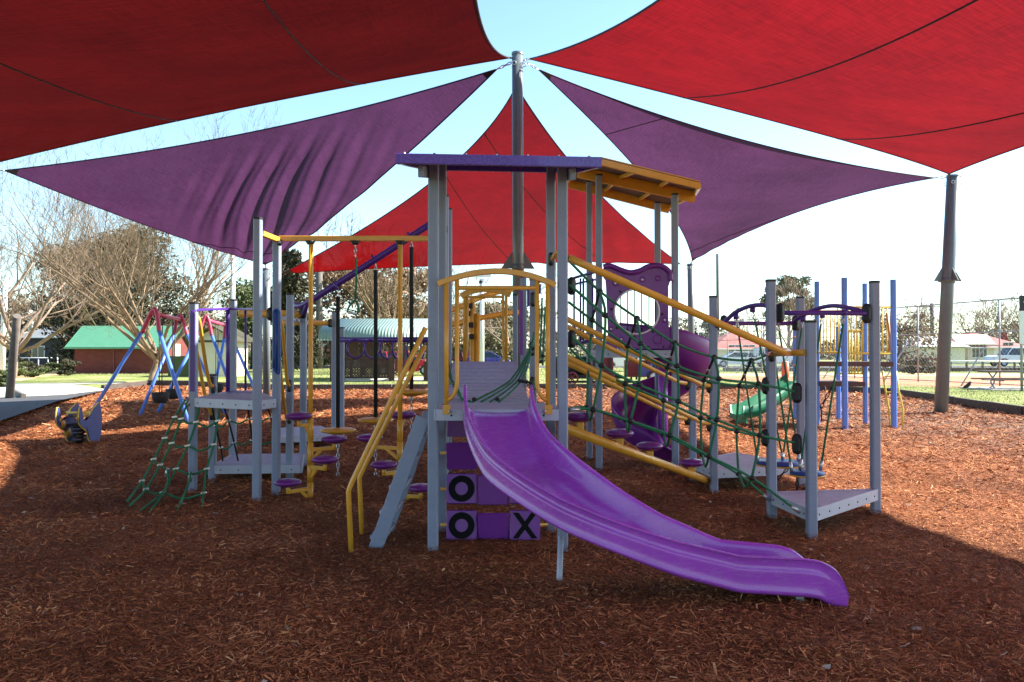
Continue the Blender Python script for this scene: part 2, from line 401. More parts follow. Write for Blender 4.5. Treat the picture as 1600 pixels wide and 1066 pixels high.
for mm, c in list(ground()):
    side = 'right' if c.x > 10 else ('left' if c.x < -9 else 'far')
    if side not in EDG:
        EDG[side] = bpy.data.objects.new('bed_edging', None); C.objects.link(EDG[side]); EDG[side].location = (c.x, c.y, 0)
        tag(EDG[side], {'right': 'dark timber edging of the mulch bed beside the grass at the right', 'left': 'pale sunlit timber edging where the mulch bed meets the path at the left', 'far': 'dark timber edging along the far side of the mulch bed, before the lawn'}[side], 'edging', 'timber edgings of the mulch bed')
    mm.build('sleeper', 'sleeper', EDG[side])
def inside_bed(X, Y):
    poly = [(p.x, p.y) for p in bnd]; k = len(poly); ins = np.zeros(len(X), bool)
    for i in range(k):
        x1, y1 = poly[i]; x2, y2 = poly[(i + 1) % k]
        if y1 != y2: ins ^= ((y1 > Y) != (y2 > Y)) & (X < (x2 - x1) * (Y - y1) / (y2 - y1) + x1)
    return ins
# bark chips, real thin slivers lying on the mulch (nobody could count them)
def chips():
    rng = np.random.default_rng(3); nchip = 300000
    u = rng.random(nchip) ** .93; Y = 3.2 * (37 / 3.2) ** u; X = (rng.random(nchip) * 2 - 1) * (Y * .66 + .4)
    ok = inside_bed(X, Y); X, Y = X[ok], Y[ok]
    base = np.array([(p[0], p[1]) for p in POST.values()]); hp = 170; k = len(base)          # slivers kicked up against the feet of the posts
    rr = .035 + np.abs(rng.normal(0, .075, k * hp)); aa = rng.random(k * hp) * 6.283; X = np.concatenate([X, np.repeat(base[:, 0], hp) + rr * np.cos(aa)]); Y = np.concatenate([Y, np.repeat(base[:, 1], hp) + rr * np.sin(aa)])
    heap = np.zeros(len(X)); heap[len(X) - k * hp:] = np.clip(.05 - rr * .28, 0, 1) * rng.random(k * hp); n = len(X)
    L = rng.gamma(2.2, .011, n) + .012; Wd = rng.uniform(.0018, .0075, n) ; Wd = np.where(rng.random(n) < .07, Wd * 2.3, Wd)
    s = np.maximum(1, Y / 7.0); L *= s; Wd *= s
    bigl = rng.random(n) < .0005; L = np.where(bigl, rng.uniform(.035, .06, n), L); Wd = np.where(bigl, rng.uniform(.02, .035, n), Wd)
    a = rng.random(n) * np.pi; tilt = rng.normal(0, .22, n); roll = rng.normal(0, .5, n)
    dx, dy = np.cos(a) * np.cos(tilt), np.sin(a) * np.cos(tilt); dz = np.sin(tilt)
    px, py, pz = -np.sin(a) * np.cos(roll), np.cos(a) * np.cos(roll), np.sin(roll)
    z = np.array([relief(x, y) for x, y in zip(X, Y)])
    z = z + heap + .004 + np.abs(dz) * L * .5 + rng.random(n) * .008
    c = np.stack([X, Y, z], 1); d = np.stack([dx, dy, dz], 1) * (L / 2)[:, None]; p = np.stack([px, py, pz], 1) * (Wd / 2)[:, None]
    sh = (rng.random(n) * .6 + .3)[:, None]
    vs = np.stack([c - d - p * sh, c + d - p, c + d + p * sh, c - d + p], 1).reshape(-1, 3)
    me = bpy.data.meshes.new('bark_chips'); me.vertices.add(4 * n); me.vertices.foreach_set('co', vs.ravel().astype(np.float32))
    me.loops.add(4 * n); me.loops.foreach_set('vertex_index', np.arange(4 * n, dtype=np.int32))
    me.polygons.add(n); me.polygons.foreach_set('loop_start', np.arange(0, 4 * n, 4, dtype=np.int32)); me.polygons.foreach_set('loop_total', np.full(n, 4, dtype=np.int32))
    me.update(); at = me.attributes.new('tone', 'FLOAT', 'FACE')
    cl = np.array([noise.noise(V((x * 1.1, y * 1.1, 7))) for x, y in zip(X, Y)]); tone = np.clip(rng.normal(.50, .2, n) + cl * .28, 0, .955); big = bigl; tone = np.where((rng.random(n) < .003) | big, 1, tone)
    at.data.foreach_set('value', tone.astype(np.float32)); me.materials.append(M['chip'])
    o = bpy.data.objects.new('bark_chips', me); C.objects.link(o); tag(o, 'loose red brown bark slivers covering the playground floor', 'bark chips', kind='stuff')
def blades():
    rng = np.random.default_rng(5); n = 60000; u = rng.random(n); Y = 21 * (80 / 21) ** u; X = (rng.random(n) * 2 - 1) * Y * .68
    poly = [(p.x, p.y) for p in bnd]; k = len(poly); ins = np.zeros(n, bool)
    for i in range(k):
        x1, y1 = poly[i]; x2, y2 = poly[(i + 1) % k]
        if y1 == y2: continue
        c = ((y1 > Y) != (y2 > Y)) & (X < (x2 - x1) * (Y - y1) / (y2 - y1) + x1); ins ^= c
    ok = ~ins & ~((X < -13) & (Y < 52)) & ~((X / Y > .25) & (Y > 45 - (X / Y - .25) * 34.4) & (Y < 58)); X, Y = X[ok], Y[ok]; n = len(X)
    h = rng.uniform(.02, .07, n) * np.maximum(1, Y / 35); a = rng.random(n) * 6.28; w = .008 * np.maximum(1, Y / 25)
    b = np.stack([X, Y, np.full(n, GZ)], 1); q = np.stack([np.cos(a) * w, np.sin(a) * w, np.zeros(n)], 1)
    t = b + np.stack([rng.normal(0, .02, n), rng.normal(0, .02, n), h], 1)
    vs = np.stack([b - q, b + q, t], 1).reshape(-1, 3)
    me = bpy.data.meshes.new('grass_tufts'); me.from_pydata(vs.tolist(), [], np.arange(3 * n).reshape(-1, 3).tolist()); me.materials.append(M['blade'])
    o = bpy.data.objects.new('grass_tufts', me); C.objects.link(o); tag(o, 'short patchy winter grass blades on the lawn', 'grass', kind='stuff')
blades()
def sheet(name, pts, mat, z):
    m = MB(); m.add([V((p.x, p.y, z)) for p in pts], [tuple(range(len(pts)))]); return tag(m.build(name, mat), kind='structure')
g = lambda x, y: G(x, y, GZ)
sheet('path', [g(-300, 622), g(0, 621), g(100, 617), g(170, 609), g(140, 604.5), g(112, 601), g(150, 600), g(300, 597), g(300, 596), g(150, 598.6), g(60, 599), g(-300, 601)], 'concrete', GZ + .004)
sheet('asphalt_path', [g(-900, 690), V((-17.4, 10, 0)), V((-13, 13.6, 0)), g(-5, 660), g(90, 627), g(150, 613.5), g(172, 609.5), g(100, 617.5), g(0, 621.5), g(-300, 622.5), g(-900, 625)], 'asphalt', GZ + .008)
sheet('sandy_bed', [g(-60, 590), g(-60, 583), g(0, 581), g(60, 580), g(112, 577), g(116, 584), g(60, 590), g(30, 596)], 'sand', GZ + .004)
court = [V((22.5, 24, 0)), V((90, 24, 0)), V((90, 58, 0)), V((10.5, 58, 0)), V((15.4, 60, 0)), V((20.8, 37, 0))]
sheet('ball_court', [g(1700, 612), g(1600, 609), g(1420, 603), g(1240, 599.5), g(1120, 592), g(1120, 588.5), g(1700, 588.5)], 'court', GZ + .004)
sheet('sand_strip', [g(1700, 588.2), g(1110, 588.2), g(1110, 583.5), g(1700, 583.5)], 'sand', GZ + .004)
sheet('road', [V((-150, 76, 0)), V((150, 76, 0)), V((150, 89, 0)), V((-150, 89, 0))], 'asphalt', GZ + .004)
m = MB(); m.box((42, 62, GZ + .1), (52, .25, .35)); tag(m.build('kerb_wall', 'sleeper', None, (42, 62, GZ)), 'low dark retaining kerb behind the ball court', 'kerb')

# ------------------------------------------------------------------ main play structure
PS = thing('play_structure', (0, 7, 0), 'large grey post play structure with purple slide, decks, nets and yellow rails', 'playground')
PW = .084
POST = {}
def post(key, px, Y, top, caps=True, w=PW, rz=0, ztop=None):
    p = W(px, 600, Y); z = W(px, top, Y).z if ztop is None else ztop
    m = MB(); m.box((p.x, p.y, (z - .3) / 2), (w, w, z + .3), rz, .012)
    o = m.build('post', 'post', PS)
    if caps: MB().box((p.x, p.y, z + .008), (w + .006, w + .006, .022), rz, .014).build('cap', 'cap', o)
    POST[key] = (p.x, p.y, z); return o
Yp = lambda y: 2048 / (y - 550)
for k, px, Y, top in (('A', 677, 6.67, 251), ('B', 879, 6.62, 251), ('C', 690, 7.35, 254), ('D', 861, 7.35, 255),
                      ('E', 402, 8.79, 343), ('F', 432, 9.2, 377), ('G', 453, 10.3, 461), ('H', 474, 11.3, 487),
                      ('I', 522, 14.9, 488), ('J', 534, 14.6, 513), ('K', 302, 9.3, 475), ('L', 333, 10.1, 587), ('M', 364, 11.2, 470),
                      ('N', 695, 9.35, 308), ('O', 701, 10.9, 328), ('Q', 818, 11.2, 434), ('R', 833, 9.6, 438),
                      ('P1', 1267, 7.1, 504), ('P2', 1205, 7.94, 440), ('P3', 1367, 8.16, 442), ('P4', 1115, 9.4, 465), ('P5', 1251, 9.75, 466),
                      ('P6', 1082, 10.2, 597), ('P7', 1055, 10.75, 305), ('P8', 936, 10.9, 275), ('P9', 921, 12.2, 285), ('P10', 1028, 12.0, 318), ('S', 700, 13.6, 470), ('T', 805, 13.6, 462)):
    post(k, px, Y, top)
P = lambda k, z: V((POST[k][0], POST[k][1], z))
def deck(pts, z, th=.1, name='deck', inset=0):
    pts = [V((p[0], p[1], 0)) for p in pts]
    ar = sum(pts[i].x * pts[(i + 1) % len(pts)].y - pts[(i + 1) % len(pts)].x * pts[i].y for i in range(len(pts)))
    if ar < 0: pts.reverse()
    d = MB().prism(pts, z - .02, z).build(name, 'deck', PS)
    e = MB(); n = len(pts)
    for i in range(n):
        a, b = pts[i], pts[(i + 1) % n]; t = (b - a).normalized(); nrm = V((t.y, -t.x, 0)) * .012
        e.beam([a + nrm + V((0, 0, z - th / 2 + .003)), b + nrm + V((0, 0, z - th / 2 + .003))], .016, th)
    e.build('deck_edge', 'alu', d)
    bo = MB()
    for i in range(n):
        a, b = pts[i], pts[(i + 1) % n]; t = (b - a).normalized(); nrm = V((t.y, -t.x, 0)); L = (b - a).length; k = max(2, int(L / .2))
        for j in range(k): bo.lathe(a.lerp(b, (j + .5) / k) + nrm * .020 + V((0, 0, z - th * .5)), [(.009, 0), (.009, .004), (.0001, .006)], 6, nrm)
    bo.build('bolt', 'cap', d)
    return d
DZ = 1.135
px_, py_ = POST['A'][0], POST['A'][1]
deck([(POST['A'][0] + .03, 6.60), (POST['B'][0] - .03, 6.60), (POST['D'][0] - .01, 7.42), (POST['C'][0] + .01, 7.42)], DZ, .09)
chips()
# flat violet roof
z0 = W(780, 247, 6.1).z
m = MB()
rf = [W(618, 240, 6.15), W(940, 246, 6.15), W(925, 262, 7.95), W(640, 258, 7.95)]
zr = [W(618, 248, 6.15).z, W(940, 254, 6.15).z]; xl, xr = rf[0].x, rf[1].x
mm = MB(); tl = V((xl, 6.15, zr[0])); tr = V((xr, 6.15, zr[1])); bl = V((xl + .02, 7.85, zr[0] + .33)); br_ = V((xr - .02, 7.85, zr[1] + .33))
mm.beam([tl, tr], .03, .078); mm.beam([bl, br_], .03, .078); mm.beam([tl + V((.016, .016, 0)), bl + V((.016, -.016, 0))], .03, .078); mm.beam([tr + V((-.016, .016, 0)), br_ + V((-.016, -.016, 0))], .03, .078)
vv = [tl, tr, br_, bl]; up = V((0, 0, .034)); mm.add([p + up for p in vv] + [p + up * .3 for p in vv], [(0, 1, 2, 3), (7, 6, 5, 4)])
roof1 = mm.build('roof', 'roofp', PS)
m = MB()
for i in range(7): m.lathe(tl.lerp(tr, .04 + i * .15) + V((0, 0, .035)), [(.012, 0), (.012, .012), (.0001, .016)], 7)
m.build('bolt', 'steel', roof1)
m = MB()
for k in ('A', 'B'):
    x = POST[k][0]; zz = lerp(zr[0], zr[1], (x - xl) / (xr - xl)) - .06
    m.beam([V((x + (-.065 if k == 'A' else .065), 6.3, zz)), V((x + (-.065 if k == 'A' else .065), 7.8, zz + .31))], .04, .09)
build_each(m, 'roof_beam', 'post', roof1)

# --- slide
def slide():
    phi = [0, 15, 30, 45, 60, 75, 90, 105, 120, 130]      # 90.. straight run to the exit
    cx, cy = 1.04, 6.6
    NS = 60; secs = []
    # plan position: s in 0..1 ; arc 0..90 deg then straight to X=2.13
    xs = [0, .1, .2, .3, .4, .5, .6, .7, .8, .9, .95, 1]
    def plan(s):
        if s < .62:
            a = R(90) * s / .62; return ('a', a)
        return ('s', (s - .62) / .38)
    near_s = [0, .03, .08, .2067, .31, .413, .517, .62, .76, .90, .935, .965, .985, 1]
    near_z = [1.345, 1.27, 1.15, .924, .782, .640, .520, .412, .318, .300, .285, .245, .18, .06]
    far_z = [1.345, 1.29, 1.2, 1.003, .885, .755, .610, .476, .30, .262, .235, .17, .11, .055]
    bot_z = [1.10, 1.07, .98, .671, .552, .411, .295, .166, .060, .034, .022, -.03, -.035, -.03]
    fl_far = [1.12, 1.10, 1.02, .76, .64, .50, .37, .23, .085, .045, .035, .025, .02, .012]
    fl_near = [1.12, 1.10, 1.0, .71, .59, .45, .335, .21, .095, .06, .045, .035, .02, .012]
    rows = []; NSEC = 90
    for i in range(NSEC + 1):
        s = i / NSEC
        k, q = plan(s)
        if k == 'a':
            o = V((cx - math.cos(q), cy - math.sin(q), 0)); lat = V((-math.cos(q), -math.sin(q), 0))   # lat points to the near/outer side
            cen = V((cx, cy, 0)); Pn = cen + lat * 1.43; Pf = cen + lat * .87
        else:
            x = cx + q * 1.09; Pn = V((x, cy - 1.43 + .01 * q, 0)); Pf = V((x, cy - .87, 0))
        zn, zf, zb, zff, zfn = (interp(s, near_s, a) for a in (near_z, far_z, bot_z, fl_far, fl_near))
        # lead-in: straight walls keep the mouth narrow
        if s < .05: Pn.y = 6.66 - s * 3.2 if False else Pn.y
        U = lambda u, z: Pn.lerp(Pf, u) + V((0, 0, z))
        w = 1.0; hz = max(zn - zb, .04); hf = max(zf - zb, .04)
        e = min(1, max(0, (1 - s) / .06)); led = .5 + .0 * e
        lg = min(1, max(0, (.955 - s) / .015)) * min(1, s / .03)      # moulded ledge on the outer face fades at both ends
        if s < .16:
            sq = lerp(.4, 1, s / .16); U0 = U; U = lambda u, z: U0(u if u < .032 or u > .968 else ((.032 + (u - .032) * sq) if u < .2 else ((.968 - (.968 - u) * sq) if u > .8 else u)), z)
        row = [U(.10, zb), U(.03 - .012 * lg, zb + .02), U(.012 - .03 * lg, zb + hz * .16), U(.012, zb + hz * .22), U(.012, zb + hz * .62),
               U(.012, zb + hz * .66), U(.03, zb + hz * .70) if lg > 0 else U(.016, zb + hz * .70), U(.032 if lg > 0 else .016, zb + hz * .92), U(.0 , zb + hz * .955), U(.004, zn - .006), U(.03, zn), U(.062, zn - .008),
               U(.075, lerp(zfn, zn, .82)), U(.09, lerp(zfn, zn, .5)), U(.12, lerp(zfn, zn, .22)), U(.18, zfn + .012), U(.27, zfn), U(.5, (zfn + zff) / 2 - .003), U(.73, zff), U(.82, zff + .012), U(.88, lerp(zff, zf, .22)), U(.91, lerp(zff, zf, .5)), U(.925, lerp(zff, zf, .82)),
               U(.938, zf - .008), U(.97, zf), U(.996, zf - .006), U(1.0, zf - .02), U(.985, zb + hf * .62), U(.985, zb + hf * .2), U(.97, zb + .02), U(.90, zb)]
        rows.append(row)
    k = len(rows[0]); m = MB(); vs = [p for r in rows for p in r]
    fs = [(i * k + a, i * k + (a + 1) % k, (i + 1) * k + (a + 1) % k, (i + 1) * k + a) for i in range(NSEC) for a in range(k)]
    m.add(vs, fs, True)
    for base, flip in ((0, 0), (NSEC * k, 1)):
        inn = list(range(10, 25)); out = list(range(10, -1, -1)) + list(range(30, 23, -1)); i = j = 0
        while i < len(inn) - 1 or j < len(out) - 1:
            if j >= len(out) - 1 or (i < len(inn) - 1 and (i + 1) / (len(inn) - 1) <= (j + 1) / (len(out) - 1)): f = (inn[i], inn[i + 1], out[j]); i += 1
            else: f = (inn[i], out[j + 1], out[j]); j += 1
            if len(set(f)) == 3: m.f.append(tuple(base + q for q in (f if flip else f[::-1]))); m.sm.append(True)
    # exit lip of the near wall, rounded outline seen from the side
    o = m.build('slide', 'purple', PS)
    sub = o.modifiers.new('sub', 'SUBSURF'); sub.levels = 1; sub.render_levels = 1
    leg = MB(); t = W(877, 836, 5.72); b = G(872, 914); leg.tube([V((t.x, t.y + .05, t.z - .02)), V((b.x, b.y, -.2))], .021, 10)
    leg.build('slide_leg', 'alu', PS)
    sl_ = MB(); a = W(1246, 935, 5.3); sl_.box((a.x, 5.4, .02), (.05, .3, .06)); sl_.build('slide_foot', 'steel', PS)
    return o
slide()
# --- front arch barrier of the slide tower
def arch(p0, p1, peak, Y, top_in, xo, xi, ybar, ybot, ycurve, r=.019, mat='yellow', name='arch_barrier'):
    m = MB(); pts = []
    for i in range(25):
        t = i / 24; x = lerp(p0[0], p1[0], t); yb = lerp(p0[1], p1[1], t); h = (yb - peak) * (1 - (2 * t - 1) ** 2); pts.append(W(x, yb - h, Y))
    m.beam(pts, .05, .058 * Y / 6.6 * .8, up=(0, 0, 1), smooth=False)
    b = m.build(name, mat, PS)
    def yarch(x): t = (x - p0[0]) / (p1[0] - p0[0]); yb = lerp(p0[1], p1[1], t); return yb - (yb - peak) * (1 - (2 * t - 1) ** 2)
    for s in (0, 1):
        t = MB(); t.tube([W(xo[s], yarch(xo[s]), Y), W(xo[s], ybot, Y)], r, 10); t.build('upright', mat, b)
        i = MB(); d = 1 if s == 0 else -1
        rr = (xi[s] - xo[s])
        pts = [W(xi[s], yarch(xi[s]), Y), W(xi[s], ycurve - 30, Y)] + [W(xo[s] + rr * (math.cos(a)), ycurve - 30 + 30 * math.sin(a), Y) for a in [R(12 * k) for k in range(1, 8)]]
        pts.append(W(xo[s], ycurve, Y)); i.tube(pts, r * .9, 10); i.build('handle', mat, b)
    MB().tube([W(xi[0], ybar, Y), W(xi[1], ybar, Y)], r * .9, 10).build('crossbar', mat, b)
    return b
arch((684, 444), (868, 446), 424, 6.58, 0, (697.5, 856), (714, 839), 450, 638, 625, .0195)
m = MB()
for x in (698, 857): m.box(W(x, 640, 6.575), (.06, .03, .075))
build_each(m, 'bracket', 'yellow', PS)
m = MB()
for x in (703, 851): m.lathe(W(x, 643, 6.555), [(.012, 0), (.012, .006), (.0001, .01)], 8, (0, -1, 0))
m.build('bolt', 'steel', PS)
# arch 2 on the far deck, and the yellow curved rails behind it
b2 = arch((720, 463), (798, 461), 452, 12.9, 0, (726, 791), (730, 786), 464, 570, 562, .024)
for pts, r in (([(700, 486), (722, 478), (745, 467), (775, 457), (800, 452)], .055), ([(704, 507), (725, 503), (750, 497), (790, 490), (815, 488)], .055)):
    MB().tube(smooth_pts([W(x, y, 15.5 + i * .25) for i, (x, y) in enumerate(pts)]), r, 10).build('curved_rail', 'yellow', PS)
for x, t in ((738, 465), (746, 490)):
    MB().tube([W(x, t, 15.6), V((W(x, t, 15.6).x, 15.6, -.2))], .05, 12).build('rail_post', 'yellow', PS)
m = MB()
for x, y in ((735, 478), (736, 508), (737, 526), (731, 490)): m.box(W(x, y, 15.5), (.09, .08, .1))
build_each(m, 'clamp', 'cap', PS)
# --- tic tac toe panel
TT = bpy.data.objects.new('noughts_and_crosses_panel', None); C.objects.link(TT); TT.parent = PS
YT = 7.02
rowsY = [(708, .25), (764, -.12), (820, 0)]
sc = 1280 / YT
for r_, (yc, tilt) in enumerate(rowsY):
    rod = MB().tube([W(688, yc, YT + .1), W(856, yc, YT + .1)], .014, 10).build('axle', 'yellow', TT)
    for c_, xc in enumerate((722, 771, 820)):
        c = W(xc, yc, YT + .1); w = .262; h = .275; m = MB()
        tl_ = tilt + (.06 if c_ == 1 else -.04) * (r_ + 1)
        if r_ == 0: tl_ = (.35, 1.0, .8)[c_]
        rot = Matrix.Rotation(tl_, 3, 'X')
        # triangular rotating block
        prof = [(-h / 2, -h * .26), (h / 2, -h * .26), (0, h * .6)]
        prof2 = []
        for i in range(3):
            a, b = prof[i], prof[(i + 1) % 3]
            for t in (.06, .94): prof2.append((lerp(a[0], b[0], t), lerp(a[1], b[1], t)))
        vs = [c + rot @ V((x, p[1], p[0])) for x in (-w / 2, -w / 2 + .012, w / 2 - .012, w / 2) for p in [((q[0] * (.94 if abs(x) == w / 2 else 1)), q[1] * (.94 if abs(x) == w / 2 else 1)) for q in prof2]]
        k = 6; fs = [tuple(range(k)), tuple(range(4 * k - 1, 3 * k - 1, -1))] + [(i * k + a, (i + 1) * k + a, (i + 1) * k + (a + 1) % k, i * k + (a + 1) % k) for i in range(3) for a in range(k)]
        m.add(vs, fs); bk = m.build('block', 'block', TT)
        ch = {(1, 0): 'O', (2, 0): 'O', (2, 2): 'X'}.get((r_, c_))
        if ch:
            m = MB(); fc = lambda x, z, d: c + rot @ V((x, -h * .26 - d, z))
            if ch == 'O':
                n = 32; ro, ri = (.112, .112), (.055, .055)
                for i in range(n):
                    a, b = 2 * math.pi * i / n, 2 * math.pi * (i + 1) / n
                    P4_ = [(ro[0] * math.cos(a), ro[1] * math.sin(a)), (ro[0] * math.cos(b), ro[1] * math.sin(b)), (ri[0] * math.cos(b), ri[1] * math.sin(b)), (ri[0] * math.cos(a), ri[1] * math.sin(a))]
                    m.add([fc(x, z, d) for d in (-.001, .004) for x, z in P4_], [(4, 5, 6, 7), (0, 4, 7, 3), (1, 2, 6, 5), (0, 1, 5, 4), (2, 3, 7, 6)])
            else:
                for s_ in (-1, 1):
                    P4_ = [(-.105 * s_, -.108), (-.055 * s_, -.108), (.105 * s_, .108), (.055 * s_, .108)]
                    dd = .004 if s_ > 0 else .0065
                    m.add([fc(x, z, d) for d in (-.001, dd) for x, z in P4_], [(4, 5, 6, 7), (0, 1, 5, 4), (1, 2, 6, 5), (2, 3, 7, 6), (3, 0, 4, 7)])
            lo = m.build('letter', 'letter', TT)
            wl = lo; # letter lies on its block
m = MB()
for xc in (722, 771, 820): 
    c = W(xc, 667, YT + .1); m.box(c, (.262, .03, .17), 0, .01)
m.build('top_board', 'purple2', TT)
# --- stair on the left: two aluminium stringers, treads, yellow handrails
ST = bpy.data.objects.new('stair', None); C.objects.link(ST); ST.parent = PS
a0, a1 = W(661, 648, 6.75), G(580, 856); a1.y = 6.72
for dy in (0, .56):
    m = MB(); A_ = V((a0.x, 6.74 + dy, 1.06)); B_ = V((a1.x, 6.74 + dy, -.1)); d = (A_ - B_).normalized()
    m.beam([B_, A_], .115, .03, up=(0, 1, 0))
    m2 = m; s_ = m.build('stringer', 'post', ST)
    g_ = MB()
    for q in (-.045, -.015, .015, .045):
        n_ = d.cross(V((0, 1, 0))); g_.beam([B_ + n_ * q + V((0, -.072, 0)), A_ + n_ * q + V((0, -.072, 0))], .006, .006)
for i in range(5):
    t = (i + .6) / 5.4; x = lerp(a1.x, a0.x, t); z = lerp(-.05, 1.06, t)
    MB().box((x, 7.02, z), (.13, .52, .03), 0, .01).build('tread', 'deck', ST)
for (pts, Y0) in (([(665, 512), (606, 632), (546, 762)], 6.6), ([(664, 540), (617, 640), (563, 742)], 7.2)):
    top, mid, low = [W(x, y, Y0) for x, y in pts]
    foot = V((low.x + .02, low.y, -.1)); MB().tube(smooth_pts([top, top.lerp(low, .5), top.lerp(low, .97)], 2) + [low + V((-.008, 0, -.03)), foot], .021, 10).build('handrail', 'yellow', ST)
# --- bridge
BR = bpy.data.objects.new('bridge', None); C.objects.link(BR); BR.parent = PS
nb = 15; y0_, y1_ = 7.46, 11.0
for i in range(nb):
    t = (i + .5) / nb; Y = lerp(y0_, y1_, t); z = lerp(1.09, 1.455, t ** 1.0) - .12 * math.sin(math.pi * t) * (1 - .3 * t)
    xc = lerp((703 + 822) / 2 - 800, (706 + 809) / 2 - 800, t) / 1280 * Y
    dz = (lerp(1.09, 1.455, min(1, t + .03)) - .12 * math.sin(math.pi * (t + .03))) - (lerp(1.09, 1.455, t - .03) - .12 * math.sin(math.pi * (t - .03)))
    MB().box((xc, Y, z), (.86, .205, .035), 0, 0, Matrix.Rotation(math.atan2(dz, .06 * (y1_ - y0_)), 3, 'X')).build('plank', 'deck', BR)
def rope_net(name, lines, knots=True, r=.011, mat='rope', parent=None, kr=.026):
    m = MB(); kn = MB()
    for pts in lines:
        m.tube(smooth_pts(pts, 5), r, 7)
    o = m.build(name, mat, parent or PS); return o
def knot_obj(ks, parent, r=.028, mat='cap'):
    for k in ks: MB().ball(k, r, 6, .8).build('connector', mat, parent)
L_ = [[W(690, 470, 7.5), W(697, 545, 8.2), W(708, 600, 8.6), W(722, 625, 7.6)], [W(690, 505, 7.5), W(694, 560, 8), W(715, 615, 8.4), W(735, 628, 7.6)],
      [W(690, 602, 7.5), W(710, 600, 8), W(722, 624, 8)]]
L_ += [[W(835, 520 + k * 5, 9.4), W(822 - k * 6, 580 + k * 2, 8.6), W(806 - k * 8, 605, 8.2), W(780 - k * 14, 628, 7.6)] for k in range(4)]
L_ += [[W(841, 466, 9.0), W(842, 500, 8.8), W(840, 550, 8.6)], [W(847, 466, 9.0), W(846, 510, 8.8), W(843, 552, 8.6), W(838, 590, 8.2), W(828, 625, 7.7)], [W(852, 480, 9), W(849, 540, 8.7), W(848, 570, 8.4)]]
bn = rope_net('bridge_net', L_, parent=BR)
knot_obj([W(x, y, 8.3) for x, y in ((812, 595), (817, 596), (823, 597), (829, 598), (833, 545), (838, 552), (848, 556), (846, 565), (707, 598))] + [W(x, 624, 7.55) for x in (741, 777)], bn, .024)
# black post clamps
def clamp(px, py, Y, h=.2, w=.1):
    CL = MB(); h *= .6; w *= .68
    c = W(px, py, Y); CL.box(c, (w, .12, h * .8), 0, .03); CL.lathe(c + V((0, 0, h * .42)), [(.0001, -w * .5), (w * .5, -w * .3), (w * .5, w * .3), (.0001, w * .5)], 12, (0, 1, 0)); CL.lathe(c - V((0, 0, h * .42)), [(.0001, -w * .5), (w * .5, -w * .3), (w * .5, w * .3), (.0001, w * .5)], 12, (0, 1, 0))
    build_each(CL, 'clamp', 'cap', PS)
for a in ((893, 447, 6.7, .16), (893, 530, 6.7, .16), (861, 405, 7.25, .14, .07), (833, 468, 9.5, .2), (831, 545, 9.4, .2), (832, 600, 9.4, .2), (1245, 614, 7.12, .22), (1245, 694, 7.12, .22), (1197, 603, 7.95, .2), (1196, 684, 7.95, .2), (1206, 553, 7.85, .2, .08),
          (1109, 604, 9.4, .18), (1109, 664, 9.4, .18), (1074, 600, 10.2, .16), (1074, 655, 10.2, .16), (1354, 490, 8.15, .26), (1219, 489, 7.97, .24), (1243, 505, 9.7, .22), (1131, 504, 9.4, .2), (1119, 508, 9.4, .14),
          (331, 598, 10.05, .2, .08), (333, 608, 10.05, .1, .08), (331, 648, 10.05, .16, .08), (452, 603, 10.2, .2, .08), (452, 654, 10.2, .16, .08), (424, 491, 9.3, .12, .14), (473, 489, 11.2, .12, .14), (516, 505, 14.7, .14, .12), (437, 379, 9.1, .06, .07), (686, 515, 7.4, .18, .06), (686, 598, 7.4, .18, .06), (684, 477, 7.4, .18, .06), (697, 358, 9.3, .1, .05), (696, 381, 9.3, .06, .05)):
    clamp(*a)
# --- overhead yellow beam with step poles, trapeze handle
YB = 9.12
ob = MB().beam([W(437, 373, YB), W(694, 373, YB)], .05, .06).build('overhead_beam', 'yellow', PS)
MB().beam([W(409, 365, 8.85), W(437, 376, YB)], .05, .06).build('overhead_beam', 'yellow', PS)
m = MB()
for x in (485, 555, 625): m.lathe(W(x, 378, YB), [(.035, -.03), (.06, .01), (.0001, .011)], 8)
m.build('fitting', 'cap', ob)
def pod(c, parent, r=.15, mat='pod'):
    return MB().lathe(c, [(.0001, -.05), (r * .45, -.047), (r * .85, -.025), (r, 0), (r * .9, .02), (r * .6, .036), (.0001, .044)], 24).build('foot_step', mat, parent)
def pod_pole(x, ybot, arms):
    b = W(x, 700, YB); top = W(x, 379, YB).z; zb = W(x, ybot, YB).z
    pole = MB().tube([V((b.x, YB, top)), V((b.x, YB, max(zb, -.1) - .02))], .0265, 12).build('step_pole', 'yellow', PS)
    for (px, py, y2, dY) in arms:
        c = W(px, py, YB + dY); a = MB(); zz = c.z - .14
        a.beam([V((b.x, YB, zz + .03)), V((b.x + (c.x - b.x) * .5, YB + dY * .5, zz + .035)), V((c.x, c.y, zz + .04))], .035, .04); a.beam([V((b.x, YB, zz - .1)), V((b.x + (c.x - b.x) * .45, YB + dY * .4, zz + .025))], .03, .035)
        a.tube([V((c.x, c.y, zz + .02)), V((c.x, c.y, c.z - .04))], .022, 8)
        a.tube([V((b.x, YB, zz - .14)), V((b.x, YB, zz + .1))], .034, 12)
        a.build('arm', 'yellow', pole); pod(c, pole)
pod_pole(485, 776, [(467, 650, 0, -.1), (522, 686, 0, .1), (508, 718, 0, -.2), (450, 754, 0, -.25)])
pod_pole(625, 727, [(568 + 10, 684, 0, .1), (600, 726, 0, -.2), (630, 648, 0, .3), (657, 762, 0, -.1)])
tz = MB(); chain(W(555, 380, YB), W(555.5, 403, YB), tz, .05, .005); th_ = tz.build('chain', 'steel', PS)
